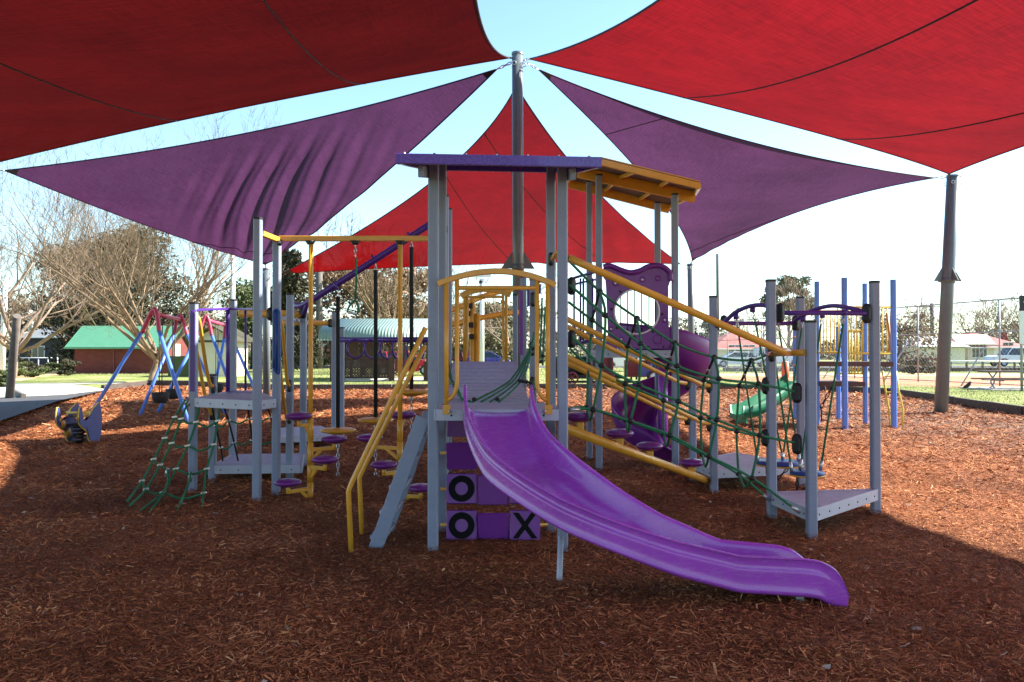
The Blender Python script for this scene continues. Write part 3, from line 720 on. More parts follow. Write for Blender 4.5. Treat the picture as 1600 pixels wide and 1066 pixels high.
hd = MB(); hd.tube([W(556, 403, YB), W(557, 440, YB), W(555, 466, YB)], .012, 8); hd.tube(smooth_pts([W(555, 468, YB), W(545, 480, YB), W(543, 488, YB)], 4), .012, 8); hd.tube(smooth_pts([W(555, 468, YB), W(560, 480, YB), W(558, 492, YB)], 4), .012, 8); hd.build('trapeze_rope', 'rope', PS)
MB().tube([W(543, 488, YB), W(558, 491, YB)], .014, 8).build('trapeze_bar', 'steel', PS)
# --- sloping violet beam with knotted ropes and yellow discs
YR = 10.6
sb = MB().tube(smooth_pts([W(462, 477, 11.2), W(474, 477, 11.0), W(500, 461, 10.8), W(580, 410, YR), W(668, 353, 10.5), W(696, 335, 10.6)], 4), .042, 12).build('sloping_beam', 'violet', PS)
MB().tube([W(474, 492, 11), W(482, 470, 10.9)], .03, 8).build('brace', 'violet', PS)
for x, yt, yd in ((528, 452, 672), (587, 410, 656), (643, 374, 612)):
    c = MB(); h = W(x, yt, YR); MB()
    chain(h, h - V((0, 0, .12)), c); d = W(x, yd, YR); chain(d, V((d.x, d.y, -.02)), c)
    rp = MB().tube([h - V((0, 0, .1)), d], .026, 8).build('climbing_rope', 'ropek', PS)
    c.build('chain', 'steel', rp); MB().lathe(d + V((0, 0, -.01)), [(.0001, -.06), (.06, -.05), (.22, -.01), (.235, .01), (.2, .03), (.0001, .045)], 24).build('disc_seat', 'yellow', rp)
    MB().tube([h + V((-.05, 0, .09)), h + V((0, 0, -.01))], .018, 8).build('hook', 'violet', rp)
# --- ring ladder
rl = MB().tube([W(528, 531, 14.3), W(690, 531, 13.2)], .045, 12).build('ring_beam', 'violet', PS)
for x in (556, 582, 604, 621, 641, 660):
    c = W(x, 545, lerp(14.2, 13.4, (x - 528) / 160)); m = MB(); rr = .16; az = R(35 + (x - 556) * .5)
    m.tube([c + V((rr * math.cos(t) * math.cos(az), rr * math.cos(t) * math.sin(az), rr * math.sin(t))) for t in [2 * math.pi * k / 22 for k in range(22)]], .017, 8, closed=True); m.build('ring', 'violet', rl)
# --- left tower
UZ = 1.075
deck([POST['K'], POST['E'], POST['F'], (POST['M'][0] + .5, POST['M'][1] - .5), POST['M'], POST['L']], UZ)
deck([(POST['L'][0], POST['L'][1] - .02), (W(470, 700, 10.15).x, 10.15), (POST['H'][0], POST['H'][1]), (POST['M'][0], POST['M'][1])], .2)
deck([W(437, 680, 13.6), W(530, 680, 14.0), W(500, 680, 15.6), W(440, 680, 15.2)], .19)
bar = MB().beam(smooth_pts([W(297, 490, 9.25), W(306, 485, 9.3), W(330, 483.5, 9.6), W(363, 483, 9.9), W(398, 483, 9.2)]), .05, .028).build('barrier', 'violet', PS)
MB().beam([W(356, 613, 10), W(398, 612, 9.1)], .03, .03).build('bottom_rail', 'violet', bar)
MB().tube([W(356, 484, 9.9), W(356, 612, 9.9)], .025, 8).build('bar', 'violet', bar); MB().tube([W(383.5, 484, 9.5), W(383.5, 612, 9.5)], .013, 8).build('bar', 'violet', bar)
MB().box(W(301, 551, 9.24), (.05, .012, .88)).build('side_plate', 'violet', bar)
m = MB(); m.tube(smooth_pts([W(427.5, 575, 9.1), W(427.5, 500, 9.1), W(428, 488, 9.1), W(432, 484, 9.1), W(436, 488, 9.1), W(436.5, 500, 9.1), W(436.5, 575, 9.1), W(432, 582, 9.1), W(427.5, 575, 9.1)], 5), .014, 8); m.tube([W(432, 484, 9.1), W(432, 580, 9.1)], .014, 8); m.build('grab_handle', 'dblue', PS)
MB().tube([W(374, 490, 11.2), W(472, 491, 11.2)], .05, 12).build('rail', 'yellow', PS)
MB().tube([W(440, 504, 14.5), W(516, 505, 14.7)], .045, 12).build('rail', 'yellow', PS)
MB().tube([W(440, 497, 11), W(455, 499, 11), W(478, 505, 12)], .03, 8).build('rail', 'alu', PS)
for pts in ([(307, 493, 9.4), (312, 505, 9.4), (320, 560, 9.7), (327, 597, 9.95), (333, 604, 10.0)], [(307, 548, 9.4), (313, 580, 9.6), (322, 625, 9.9), (331, 648, 10.0)],
            [(438, 497, 9.4), (442, 520, 9.5), (446, 570, 9.9), (449, 598, 10.1), (453, 604, 10.2)], [(437, 565, 9.4), (440, 600, 9.7), (446, 645, 10.1), (452, 655, 10.2)]):
    MB().tube(smooth_pts([W(*p) for p in pts]), .021, 10).build('handrail', 'yellow', PS)
def netlines(cols, Ys):
    return [[W(x, y, Yy) for (x, y), Yy in zip(c, Ys)] for c in cols]
cols = [[(290, 625), (273, 652), (257, 685), (240, 718), (222, 752), (199, 783)], [(294, 627), (283, 655), (268, 693), (250, 727), (228, 765), (203, 790)],
        [(312, 628), (306, 660), (293, 697), (275, 733), (254, 770), (217, 800)], [(345, 630), (340, 658), (334, 695), (323, 733), (318, 771), (315, 801)]]
Ys = [9.25, 9.25, 9.2, 9.05, 8.8, 8.35]
V1 = netlines(cols, Ys); H1 = [[v[i] for v in V1] for i in (1, 2, 3, 4)]
H1 = [[h[0], h[0].lerp(h[1], .5) - V((0, 0, .02)), h[1], h[1].lerp(h[2], .5) - V((0, 0, .03)), h[2], h[2].lerp(h[3], .5) - V((0, 0, .06)), h[3]] for h in H1]
ex = [[H1[2][5], W(298, 740, 8.95), W(293, 760, 8.8), W(275, 801, 8.3)], [H1[2][3], W(262, 755, 8.85), W(250, 778, 8.7), W(232, 802, 8.3)]]
n1 = rope_net('climbing_net', V1 + H1 + ex, r=.0125)
fr = MB()
for v in V1:
    for i in (1, 2, 3, 4): fr.beam([v[i] + V((-.028, 0, 0)), v[i] + V((.028, 0, .01))], .026, .022)
for v in V1: fr.tube([v[0] + V((0, .03, .03)), v[0] - V((0, 0, .05))], .018, 6)
for p in (H1[2][5], H1[2][3]): fr.tube([p - V((.02, 0, .08)), p + V((0, 0, .02))], .02, 6)
build_each(fr, 'ferrule', 'steel', n1)
cols = [[(348, 630), (357, 658), (366, 692), (372, 720)], [(386, 630), (390, 655), (394, 688), (400, 722)], [(415, 630), (423, 652), (428, 690), (434, 718)], [(330, 630), (337, 665), (345, 700), (348, 720)]]
V2 = netlines([cols[3]] + cols[:3], [9.8, 9.9, 10.0, 10.1]); n2 = rope_net('climbing_net', V2 , r=.011, mat='ropek')
H2 = [[v[i] for v in V2] for i in (1, 2)]
rope_net('cross_rope', [[h[0], h[0].lerp(h[1], .5) - V((0, 0, .04)), h[1], h[1].lerp(h[2], .5) - V((0, 0, .04)), h[2], h[2].lerp(h[3], .5) - V((0, 0, .04)), h[3]] for h in H2], r=.011, parent=n2)
fr = MB()
for v in V2:
    for i in (1, 2): fr.beam([v[i] + V((-.025, 0, 0)), v[i] + V((.025, 0, .01))], .022, .022)
build_each(fr, 'ferrule', 'steel', n2)
# --- right net tunnel
K1 = [(888, 407), (937, 455), (995, 497), (1055, 536), (1116, 558), (1174, 563), (1206, 551)]
K2 = [(890, 445), (946, 493), (1001, 537), (1058, 572), (1123, 592), (1185, 600), (1248, 613)]
K3 = [(888, 472), (925, 500), (981, 541), (1043, 574), (1100, 594), (1155, 603), (1196, 602)]
K4 = [(895, 527), (940, 571), (998, 601), (1060, 627), (1120, 656), (1187, 680), (1248, 693)]
K5 = [(890, 545), (920, 570), (977, 600), (1037, 626), (1095, 653), (1151, 674), (1197, 683)]
K6 = [(888, 640), (927, 640), (985, 658), (1047, 680), (1108, 713), (1175, 747), (1250, 801)]
K7 = [(888, 638), (917, 637), (978, 657), (1037, 679), (1097, 710), (1154, 741), (1203, 782)]
def ln(K, ya, yb): return [W(x, y, lerp(ya, yb, i / 6)) for i, (x, y) in enumerate(K)]
N1, N2, N3, N4, N5, N6, N7 = ln(K1, 6.9, 7.75), ln(K2, 6.62, 7.1), ln(K3, 7.2, 7.95), ln(K4, 6.62, 7.1), ln(K5, 7.2, 7.95), ln(K6, 6.7, 7.1), ln(K7, 7.2, 7.9)
lines = [N1, N2, N3, N4, N5, N6, N7]
lines += [[N1[i], N2[i], N4[i], N6[i]] for i in range(1, 6)] + [[N3[i], N5[i], N7[i]] for i in range(1, 6)]
lines += [[N6[i], (N6[i] + N7[i]) / 2 - V((0, 0, .1)), N7[i]] for i in range(1, 6)]
rn = rope_net('net_tunnel', lines, r=.0115)
for i in range(1, 6): rope_net('black_rope', [[N1[i], N3[i]]], r=.012, mat='ropek', parent=rn)
knot_obj([n[i] for n in (N1, N2, N3, N4, N5, N6, N7) for i in range(1, 6)], rn, .03)
m = MB()
for n, i in ((N6, 6), (N7, 6), (N1, 6), (N6, 0)):
    d = (n[i] - n[i - 1 if i else 1]).normalized(); m.tube([n[i] - d * .1, n[i] - d * .01], .017, 8)
for i in range(1, 6): m.tube([N1[i].lerp(N3[i], .5), N1[i].lerp(N3[i], .62)], .017, 8)
build_each(m, 'ferrule', 'steel', rn)
# rails from the slide tower
MB().tube(smooth_pts([W(888, 403, 6.62), W(1060, 478, 6.85), W(1222, 549, 7.05)], 4) + [W(1232, 551, 7.2)], .031, 14).build('handrail', 'yellow', PS)
MB().tube([W(1206, 553, 7.85), W(1232, 551.5, 7.3), W(1259, 551, 7.1)], .028, 12).build('handrail', 'yellow', PS)
MB().tube([W(861, 408, 7.3), W(872, 393, 6.9)], .022, 8).build('rail', 'yellow', PS)
for p0, p1, ya, yb in (((884, 498), (1096, 601), 6.7, 9.35), ((884, 510), (1060, 597), 7.3, 10.1), ((884, 557), (1096, 660), 6.7, 9.35), ((884, 566), (1060, 652), 7.3, 10.1)):
    e = W(p1[0] + 12, p1[1] + 2, yb); MB().tube([W(*p0, ya), W(*p1, yb - .1), e], .024, 10).build('handrail', 'yellow', PS)
pp = MB().tube([W(880, 668, 7.0), W(1107, 752, 9.5)], .042, 14).build('step_beam', 'yellow', PS)
for x, y, Y in ((906, 651, 7.3), (968, 677, 7.95), (1015, 697, 8.45), (1081, 723, 9.2)):
    c = W(x, y, Y); t = (x - 880) / 227; yb = 668 + t * 84
    b_ = W(x, yb, lerp(7.0, 9.5, (Y - 7) / 2.5)); MB().box(((c.x + b_.x) / 2, (c.y + b_.y) / 2, (c.z - .03 + b_.z) / 2), (.07, .07, c.z - b_.z - .03), 0, .01).build('stem', 'yellow', pp); pod(c, pp, .14)
# triangle platforms
P1, P2, P3, P4q, P5 = (POST[k] for k in ('P1', 'P2', 'P3', 'P4', 'P5'))
deck([(P1[0], P1[1] - .01), (P3[0] + .0, P3[1] - .02), (P2[0] - .0, P2[1] + .02)], .24, .11)
deck([(P4q[0], P4q[1]), (P5[0], P5[1]), (W(1150, 700, 11.0).x, 11.0), (POST['P6'][0], POST['P6'][1])], .25, .1)
wr = MB().tube(smooth_pts([W(1119, 506, 9.35), W(1133, 502, 9.2), (W(1148, 489, 9.1)), W(1170, 479, 8.9), W(1192, 477, 8.6), W(1212, 483, 8.3), W(1228, 489, 8.1), W(1290, 489, 8.1), W(1356, 490, 8.12)]), .024, 12).build('overhead_rail', 'violet', PS)
MB().tube(smooth_pts([W(1119, 507, 9.45), W(1150, 505.5, 9.5), W(1232, 505.5, 9.7), W(1245, 499, 9.6), W(1270, 485, 9.3), W(1300, 478, 8.9), W(1330, 482, 8.5), W(1357, 490, 8.2)]), .024, 12).build('overhead_rail', 'violet', PS)
def board(cx, cy, Y, w, ropes):
    c = W(cx, cy, Y); b = MB().lathe(c, [(.0001, -.012), (w, -.012), (w, .012), (.0001, .012)], 28).build('swing_board', 'dblue', PS); b.data.materials.append(M['dblue'])
    MB().lathe(c - V((0, 0, .022)), [(.0001, -.008), (w * .99, -.008), (w * .99, .008), (.0001, .008)], 28).build('board_rim', 'yellow', b)
    r = MB(); s = MB()
    for (tx, ty, tY, bx, by, bY) in ropes:
        p, q = W(tx, ty, tY), W(bx, by, bY); d = (q - p).normalized()
        r.tube([p + d * .12, q], .0105, 7); s.tube([q - d * .1, q], .018, 7); chain(p, p + d * .12, s, .04, .006)
    r.build('hanging_rope', 'rope', b); build_each(s, 'ferrule', 'steel', b)
    m = MB()
    for (tx, ty, tY, *_ ) in ropes: m.tube([W(tx, ty - 4, tY), W(tx, ty + 5, tY)], .03, 8)
    build_each(m, 'hook', 'violet', b)
    m = MB(); chain(c - V((w * .6, 0, .03)), c - V((.1, 0, .25)), m, .05, .006); chain(c + V((w * .5, 0, -.03)), c - V((.1, 0, .25)), m, .05, .006); chain(c - V((.1, 0, .25)), V((c.x - .1, c.y, -.02)), m, .05, .006); m.build('chain', 'ropek', b)
board(1218, 723, 8.95, .255, [(1150, 494, 9.1, 1184, 722, 8.95), (1176, 483, 8.9, 1224, 720, 9.15), (1255, 498, 9.5, 1222, 722, 9.15), (1215, 500, 8.8, 1250, 724, 8.8)])
board(1261, 739, 8.35, .17, [(1201, 498, 8.6, 1237, 737, 8.35), (1320, 488, 8.1, 1282, 735, 8.3), (1285, 492, 8.9, 1250, 733, 8.5)])
# --- roofed tower behind
deck([(POST['P8'][0], POST['P8'][1]), (POST['P7'][0], POST['P7'][1]), (POST['P10'][0] + .05, POST['P10'][1]), (POST['P9'][0], POST['P9'][1])], 1.62)
A_, B_, C_, D_ = W(938, 256, 10.0), W(1092, 291, 10.0), W(1045, 326, 12.9), W(889, 287, 12.9)
A_, B_, C_, D_ = W(940, 254, 9.7), W(1093, 291, 9.7), W(1046, 324, 12.6), W(889, 284, 12.6)
e0, e1 = W(903, 263, 11.0), W(1086, 303, 11.0)
hexa = [A_, B_, e1, C_, D_, e0]
def slab(z0, z1):
    m = MB(); k = 6; m.add([p + V((0, 0, z)) for z in (z0, z1) for p in hexa], [(7, 8, 11, 6), (8, 9, 10, 11), (0, 5, 2, 1), (5, 4, 3, 2)] + [(i, (i + 1) % 6, 6 + (i + 1) % 6, 6 + i) for i in range(6)]); return m
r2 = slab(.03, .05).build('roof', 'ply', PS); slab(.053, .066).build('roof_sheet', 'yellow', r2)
for a, b, w, h, dz in ((A_, B_, .04, .075, 0), (D_, C_, .05, .13, -.03), (A_, e0, .04, .05, 0), (e0, D_, .04, .05, 0), (B_, e1, .04, .05, 0), (e1, C_, .04, .05, 0), (e0, e1, .05, .15, -.05)):
    MB().beam([a + V((0, 0, dz)), b + V((0, 0, dz))], w, h).build('roof_frame', 'yellow', r2)
for t in (.36, .7): MB().beam([A_.lerp(B_, t), e0.lerp(e1, t), D_.lerp(C_, t)], .035, .05).build('roof_frame', 'yellow', r2)
# porthole panel
def porthole():
    Y = 10.72; cx, cy, rr = 995, 487, 35
    top = [(943, 414), (950, 412.5), (958, 414), (970, 419), (985, 423), (1000, 420), (1012, 414), (1026, 412), (1038, 415), (1047, 424), (1048, 436)]
    out = top + [(1044, 448), (1044, 500), (1047, 545), (946, 545), (950, 520), (947, 450), (946, 437), (943, 434)]
    angs = sorted((math.atan2(y - cy, x - cx), x, y) for x, y in out)
    n = 64; ring = []
    def outer(a):
        best = None
        for i in range(len(out)):
            (x1, y1), (x2, y2) = out[i], out[(i + 1) % len(out)]
            dx, dy = math.cos(a), math.sin(a); ex, ey = x2 - x1, y2 - y1; den = dx * ey - dy * ex
            if abs(den) < 1e-9: continue
            t = ((x1 - cx) * ey - (y1 - cy) * ex) / den; s = ((x1 - cx) * dy - (y1 - cy) * dx) / den
            if t > 0 and -1e-6 <= s <= 1 + 1e-6 and (best is None or t > best): best = t
        return (cx + math.cos(a) * best, cy + math.sin(a) * best)
    m = MB(); vs = []
    aa = sorted(set([2 * math.pi * i / n - math.pi for i in range(n)] + [a for a, _, _ in angs])); n = len(aa)
    for d in (-.02, .02):
        for a in aa: vs.append(W(*outer(a), Y) + V((0, d, 0)))
        for a in aa: vs.append(W(cx + rr * math.cos(a), cy + rr * math.sin(a), Y) + V((0, d, 0)))
    fs = []
    for i in range(n):
        j = (i + 1) % n; fs += [(i, j, n + j, n + i), (2 * n + i, 3 * n + i, 3 * n + j, 2 * n + j), (i, 2 * n + i, 2 * n + j, j), (n + i, n + j, 3 * n + j, 3 * n + i)]
    m.add(vs, fs); p = m.build('porthole_panel', 'purple2', PS)
    MB().tube(smooth_pts([W(x, y + 3, Y - .03) for x, y in top]), .035, 8).build('top_rim', 'purple2', p)
    t = MB(); t.tube([W(cx + rr * math.cos(a), cy + rr * math.sin(a), Y - .03) for a in [2 * math.pi * k / 40 for k in range(40)]], .012, 8, closed=True); t.build('porthole_ring', 'white', p)
    t = MB()
    for x in (970, 980.5, 991, 1002.5, 1014, 1024): 
        h = math.sqrt(max(0, rr * rr - (x - cx) ** 2)); t.tube([W(x, cy - h, Y + .02), W(x, cy + h, Y + .02)], .008, 6)
    t.build('porthole_bars', 'lattice', p)
    t = MB()
    for x, y, r_ in ((962, 442, 4.5), (1004, 437, 3.6), (1028, 435, 3.6), (1039, 500, 3.6), (955, 514, 3), (971, 530, 3), (1028, 530, 7)):
        t.tube([W(x + r_ * math.cos(a), y + r_ * math.sin(a), Y - .022) for a in [2 * math.pi * k / 16 for k in range(16)]], .010, 6, closed=True)
    t.build('moulded_rings', 'purple2', p)
    t = MB()
    for k in range(8):
        a = 2 * math.pi * k / 8 + .1; t.ball(W(cx + 40 * math.cos(a), cy + 40 * math.sin(a), Y - .022), .018, 6)
    for x in (956, 975, 1013, 1037, 1046): t.ball(W(x, 542, Y - .022), .014, 6)
    t.build('bolt', 'cap', p)
    t = MB()
    for x, y, r_ in ((962, 442, 2.4), (1004, 437, 1.8), (955, 514, 1.8), (971, 530, 1.6), (1039, 500, 1.8)): t.lathe(W(x, y, Y - .021), [(.0001, 0), (r_ / 1280 * Y, 0), (r_ / 1280 * Y, .002)], 12, (0, -1, 0))
    build_each(t, 'sight_hole', 'white', p)
porthole()
# violet bar barrier beside it
bb = MB().tube(smooth_pts([W(884, 439, 11.8), W(905, 432, 11.6), W(935, 424, 11.2)]), .02, 8).build('barrier', 'violet', PS)
m = MB(); m.tube([W(884, 541, 11.8), W(935, 529, 11.2)], .022, 8); m.tube([W(884, 447, 11.9), W(935, 436, 11.9)], .015, 8); m.build('bottom_rail', 'violet', bb)
for x in (897, 907, 911.5, 926): MB().tube([W(x, 435, 11.6), W(x, 536, 11.6)], .014, 8).build('bar', 'violet', bb)
pb = MB().tube([W(838, 441, 11.8), W(862, 437, 11.8)], .02, 8).build('barrier', 'violet', PS)
MB().box(W(814, 505, 10.9), (.05, .25, .85)).build('side_plate', 'purple2', pb); MB().box(W(843, 452, 9.6), (.03, .2, .1)).build('side_plate', 'violet', pb)
for x in (826, 834): MB().box(W(x, 465, 11.6), (.05, .03, .25)).build('side_plate', 'violet', pb)
# --- spiral slide
def spiral():
    c = V((W(1036, 600, 11.75).x, 11.75, 0)); rows = []; n = 80
    th = [205, 270, 330, 360, 430, 500, 540, 580, 620, 650]; zz = [1.58, 1.5, 1.30, 1.2, .88, .60, .46, .30, .16, .12]
    for i in range(n + 1):
        a_ = lerp(205, 632, i / n); a = R(a_); z = interp(a_, th, zz); d = V((math.cos(a), math.sin(a), 0))
        H = interp(a_, [205, 230, 540, 600, 632], [.42, .42, .42, .3, .12]); ri = .10; ro = .685
        row = [(ri, z + .16), (ri + .03, z + .15), (ri + .07, z + .05), (ri + .18, z - .01), ((ri + ro) / 2, z - .02), (ro - .22, z), (ro - .08, z + .07), (ro - .01, z + .2), (ro + .02, z + H), (ro + .05, z + H + .01), (ro + .06, z + H - .03), (ro + .04, z + .18), (ro - .03, z + .02), (ro - .2, z - .05), ((ri + ro) / 2, z - .07), (ri + .1, z - .05), (ri, z + .02)]
        rows.append([c + d * r + V((0, 0, z_)) for r, z_ in row])
    k = len(rows[0]); m = MB(); m.add([p for r in rows for p in r], [(i * k + b, (i + 1) * k + b, (i + 1) * k + (b + 1) % k, i * k + (b + 1) % k) for i in range(n) for b in range(k)], True)
    s = m.build('spiral_slide', 'purple2', PS)
    MB().tube([V((c.x, c.y, -.1)), V((c.x, c.y, 1.75))], .07, 16).build('centre_pole', 'purple', s)
    # run-out
spiral()

# ------------------------------------------------------------------ masts and shade sails
def mast(base, top, r, label, guard=None, name='sail_mast'):
    t = thing(name, (base.x, base.y, 0), label, 'mast', 'masts of the shade sails')
    d = (top - base).normalized(); b = base - d * .3
    p = MB().tube([b, base.lerp(top, .5), top], r, 20).build('pole', 'mast', t)
    MB().lathe(top, [(r + .008, -.03), (r + .008, .02), (.0001, .03)], 20, d).build('cap', 'mast', t)
    if guard is not None:
        m = MB(); c = base.lerp(top, guard / (top.z - base.z))
        for k in range(4):
            a = R(90 * k + 8); e = V((math.cos(a), math.sin(a), 0)); s_ = V((-e.y, e.x, 0)) * .006
            A0, A1, A2 = c + e * (r + .005) + V((0, 0, .36)), c + e * (r + .24), c + e * (r + .01)
            A3 = c + e * (r + .07) + V((0, 0, .05))
            m.add([A0 + s_, A1 + s_, A2 + s_, A0 - s_, A1 - s_, A2 - s_], [(0, 1, 2), (5, 4, 3), (0, 3, 4, 1), (1, 4, 5, 2), (2, 5, 3, 0)])
        build_each(m, 'climb_guard', 'mast', t); MB().tube([c - d * .04, c + d * .1], r + .012, 20).build('band', 'mast', t)
    e = MB()
    for k in range(3):
        q = base.lerp(top, .97) + V((math.cos(k * 2.1), math.sin(k * 2.1), 0)) * (r + .03); e.tube([q + V((.04 * math.cos(x), 0, .04 * math.sin(x))) for x in [2 * math.pi * j / 10 for j in range(10)]], .01, 5, closed=True)
    build_each(e, 'eye_bolt', 'steel', t)
    return top
cmB = V((W(810, 600, 17).x, 17, 0)); cmT = W(808.5, 84, 17)
mast(cmB, cmT, .115, 'tall central mast where five shade sails meet, rising behind the slide tower roof', W(810, 420, 17).z)
rmB = G(1470, 645); rmT = W(1490, 275, 21.2)
mast(rmB, rmT, .165, 'leaning dark mast at the right edge of the mulch bed', W(1480, 440, 21.4).z)
lmT = V((-12.75, 19.55, 6.05)); mast(V((lmT.x - .5, 19.8, 0)), lmT + V((-.1, 0, .1)), .15, 'leaning mast just beyond the left edge of the mulch bed')
blT = W(416, 420, 27.5); mast(V((blT.x, 27.6, 0)), blT, .125, 'short far mast behind the left tower holding the purple and red sail corners')
brT = W(1079, 413, 30); mast(V((brT.x + .05, 30.1, 0)), brT, .12, 'short far mast behind the spiral slide, right of the central red sail')
LM = V((-12.498, 19.5, 6.03))
mast(V((13.1, -4.0, 0)), V((12.85, -3.9, 4.8)), .15, 'mast behind the viewer to the right, holding the bright red sail')
mast(V((.95, -5.0, 0)), V((.93, -4.9, 5.05)), .15, 'mast straight behind the viewer where both red roof sails meet')
mast(V((-13.7, -4.6, 0)), V((-13.5, -4.5, 5.1)), .15, 'mast behind the viewer to the left, holding the left red sail')
def sail(A, B, Cc, sag, mat, label, seams=(), wr=None, gap=.4, n=56, drop=.35, flat=0):
    quad = None
    """triangle of cloth: A, B, C corner points pulled in a little from the masts; sag = inward bow of the edges BC, CA, AB"""
    cen = (A + B + Cc) / 3
    A, B, Cc = [p + (cen - p).normalized() * gap for p in (A, B, Cc)]
    nrm = (B - A).cross(Cc - A).normalized()
    if nrm.z < 0: nrm = -nrm
    bAB, bAC, bBC = [V(x) for x in sag]
    def pt(a, b, c):
        p = A * a + B * b + Cc * c
        p = p + bBC * (4 * b * c) + bAC * (4 * c * a) + bAB * (4 * a * b)
        p = p - V((0, 0, 27 * a * b * c * drop))
        if wr: p = p + nrm * wr(a, b, c)
        return p
    m = MB(); idx = {}; vs = []; uv = []
    for i in range(n + 1):
        for j in range(n + 1 - i):
            a, b = i / n, j / n; c = 1 - a - b; idx[i, j] = len(vs); vs.append(pt(a, b, c)); uv.append((b, a))
    fs = []
    for i in range(n):
        for j in range(n - i):
            fs.append((idx[i, j], idx[i + 1, j], idx[i, j + 1]))
            if j < n - i - 1: fs.append((idx[i + 1, j], idx[i + 1, j + 1], idx[i, j + 1]))
    m.add(vs, fs, True); root = bpy.data.objects.new('shade_sail', None); C.objects.link(root); root.location = cen
    tag(root, label, 'shade sail', 'shade sails hung between the masts')
    o = m.build('cloth', mat, root); ul = o.data.uv_layers.new(name='UVMap')
    for l in o.data.loops: ul.data[l.index].uv = uv[l.vertex_index]
    e = MB(); K = 40
    e.tube([pt(0, 1 - t / K, t / K) for t in range(K + 1)], .016, 6); e.tube([pt(t / K, 0, 1 - t / K) for t in range(K + 1)], .016, 6); e.tube([pt(1 - t / K, t / K, 0) for t in range(K + 1)], .016, 6)
    e.build('edge_cable', 'hem', root)
    if seams:
        for s in seams:
            sm = MB(); (a0_, b0_), (a1_, b1_) = s
            sm.tube([pt(lerp(a0_, a1_, t / 30), lerp(b0_, b1_, t / 30), 1 - lerp(a0_, a1_, t / 30) - lerp(b0_, b1_, t / 30)) - nrm * .012 for t in range(31)], .011, 5); sm.build('seam', 'hem', root)
    ch = MB()
    for p in (A, B, Cc):
        q = p - (cen - p).normalized() * gap * .9; chain(p, q, ch, .09, .012)
    ch.build('shackle_chain', 'steel', root)
    cp = MB()
    for q in ((1, 0, 0), (0, 1, 0), (0, 0, 1)):
        ps = [pt(*[lerp(w_, v_, .028) for w_, v_ in zip(q, tgt)]) for tgt in ((1, 0, 0), (0, 1, 0), (0, 0, 1)) if tgt != q]
        c0 = pt(*q); up_ = nrm * .012
        cp.add([c0 + up_, ps[0] + up_, ps[1] + up_, c0 - up_, ps[0] - up_, ps[1] - up_], [(0, 1, 2), (5, 4, 3), (0, 3, 4, 1), (1, 4, 5, 2), (2, 5, 3, 0)])
    build_each(cp, 'corner_patch', 'hem', root)
    return root
top1 = cmT - V((0, 0, .08))

def quad_sail(A, B, D, Cc, bAB, bAD, bBC, label, seams=(), n=64, drop=.5, mat='sailred'):
    """four cornered sail: A and B at the far masts, D and Cc nearer; bows are the mid displacements of the edges"""
    bAB, bAD, bBC = V(bAB), V(bAD), V(bBC); bDC = V((0, 1.2, -.1)); cen = (A + B + Cc + D) / 4
    def pt(u, v):
        p = A * ((1 - u) * (1 - v)) + B * (u * (1 - v)) + D * ((1 - u) * v) + Cc * (u * v)
        p = p + bAB * (4 * u * (1 - u) * (1 - v)) + bDC * (4 * u * (1 - u) * v) + bAD * (4 * v * (1 - v) * (1 - u)) + bBC * (4 * v * (1 - v) * u)
        return p - V((0, 0, 16 * u * (1 - u) * v * (1 - v) * drop))
    vs = [pt(i / n, j / n) for j in range(n + 1) for i in range(n + 1)]; k = n + 1
    m = MB(); m.add(vs, [(j * k + i, j * k + i + 1, (j + 1) * k + i + 1, (j + 1) * k + i) for j in range(n) for i in range(n)], True)
    root = bpy.data.objects.new('shade_sail', None); C.objects.link(root); root.location = cen; tag(root, label, 'shade sail', 'shade sails hung between the masts')
    o = m.build('cloth', mat, root); ul = o.data.uv_layers.new(name='UVMap')
    for l in o.data.loops: q = l.vertex_index; ul.data[l.index].uv = ((q % k) / n, (q // k) / n)
    e = MB(); e.tube([pt(t / 40, 0) for t in range(40)] + [pt(1, t / 40) for t in range(40)] + [pt(1 - t / 40, 1) for t in range(40)] + [pt(0, 1 - t / 40) for t in range(40)], .018, 6, closed=True); e.build('edge_cable', 'hem', root)
    for (u0, v0), (u1, v1) in seams:
        MB().tube([pt(lerp(u0, u1, t / 40), lerp(v0, v1, t / 40)) - V((0, 0, .014)) for t in range(41)], .012, 5).build('seam', 'hem', root)
    for p, mm_ in ((A, cmT), (B, None), (D, None), (Cc, None)):
        q = p + (p - cen).normalized() * .3; ch = MB(); chain(p, q, ch, .09, .012); ch.build('shackle_chain', 'steel', root)
    return root
lowA = W(802, 96, 16.9)
def wr1(a, b, c):      # folds running towards the lower cable of the left purple sail
    e = max(0, 1 - a * 2.6 + .2); s = b / (b + c + 1e-6); f = math.exp(-((s - .42) / .26) ** 2) * min(1, a * 5 + .25) * math.exp(-((a - .2) / .26) ** 2)
    return .11 * f * math.sin((s * 62 + a * 9))
def sharp(x): return math.copysign(abs(x) ** .7, x)
DM = V((.917, -4.378, 4.854)); FR = V((12.578, -3.644, 4.618)); FLL = V((-13.2, -4.2, 4.9))
quad_sail(W(828, 92, 16.9), W(1483, 272, 21.2), DM + V((.15, 0, 0)), FR, (1.568, .479, -.139), (1.612, -.469, -.93), (-1.815, .39, -.164), 'bright red sail high on the right, from the central mast over the viewer', [((.217, 0), (.203, .8)), ((.541, 0), (.545, .8))])
quad_sail(W(797, 90, 16.9), W(-14, 256, 19.5), DM - V((.15, 0, 0)), FLL, (.168, -.575, -.061), (-.775, 1.556, -.563), (1.2, 0, -.2), 'red sail high on the left, shade painted into its cloth, from the central mast over the viewer', [((.255, 0), (.165, .8)), ((.60, 0), (.46, .8))], mat='sailredshaded')
lpA = W(801, 97, 16.9)
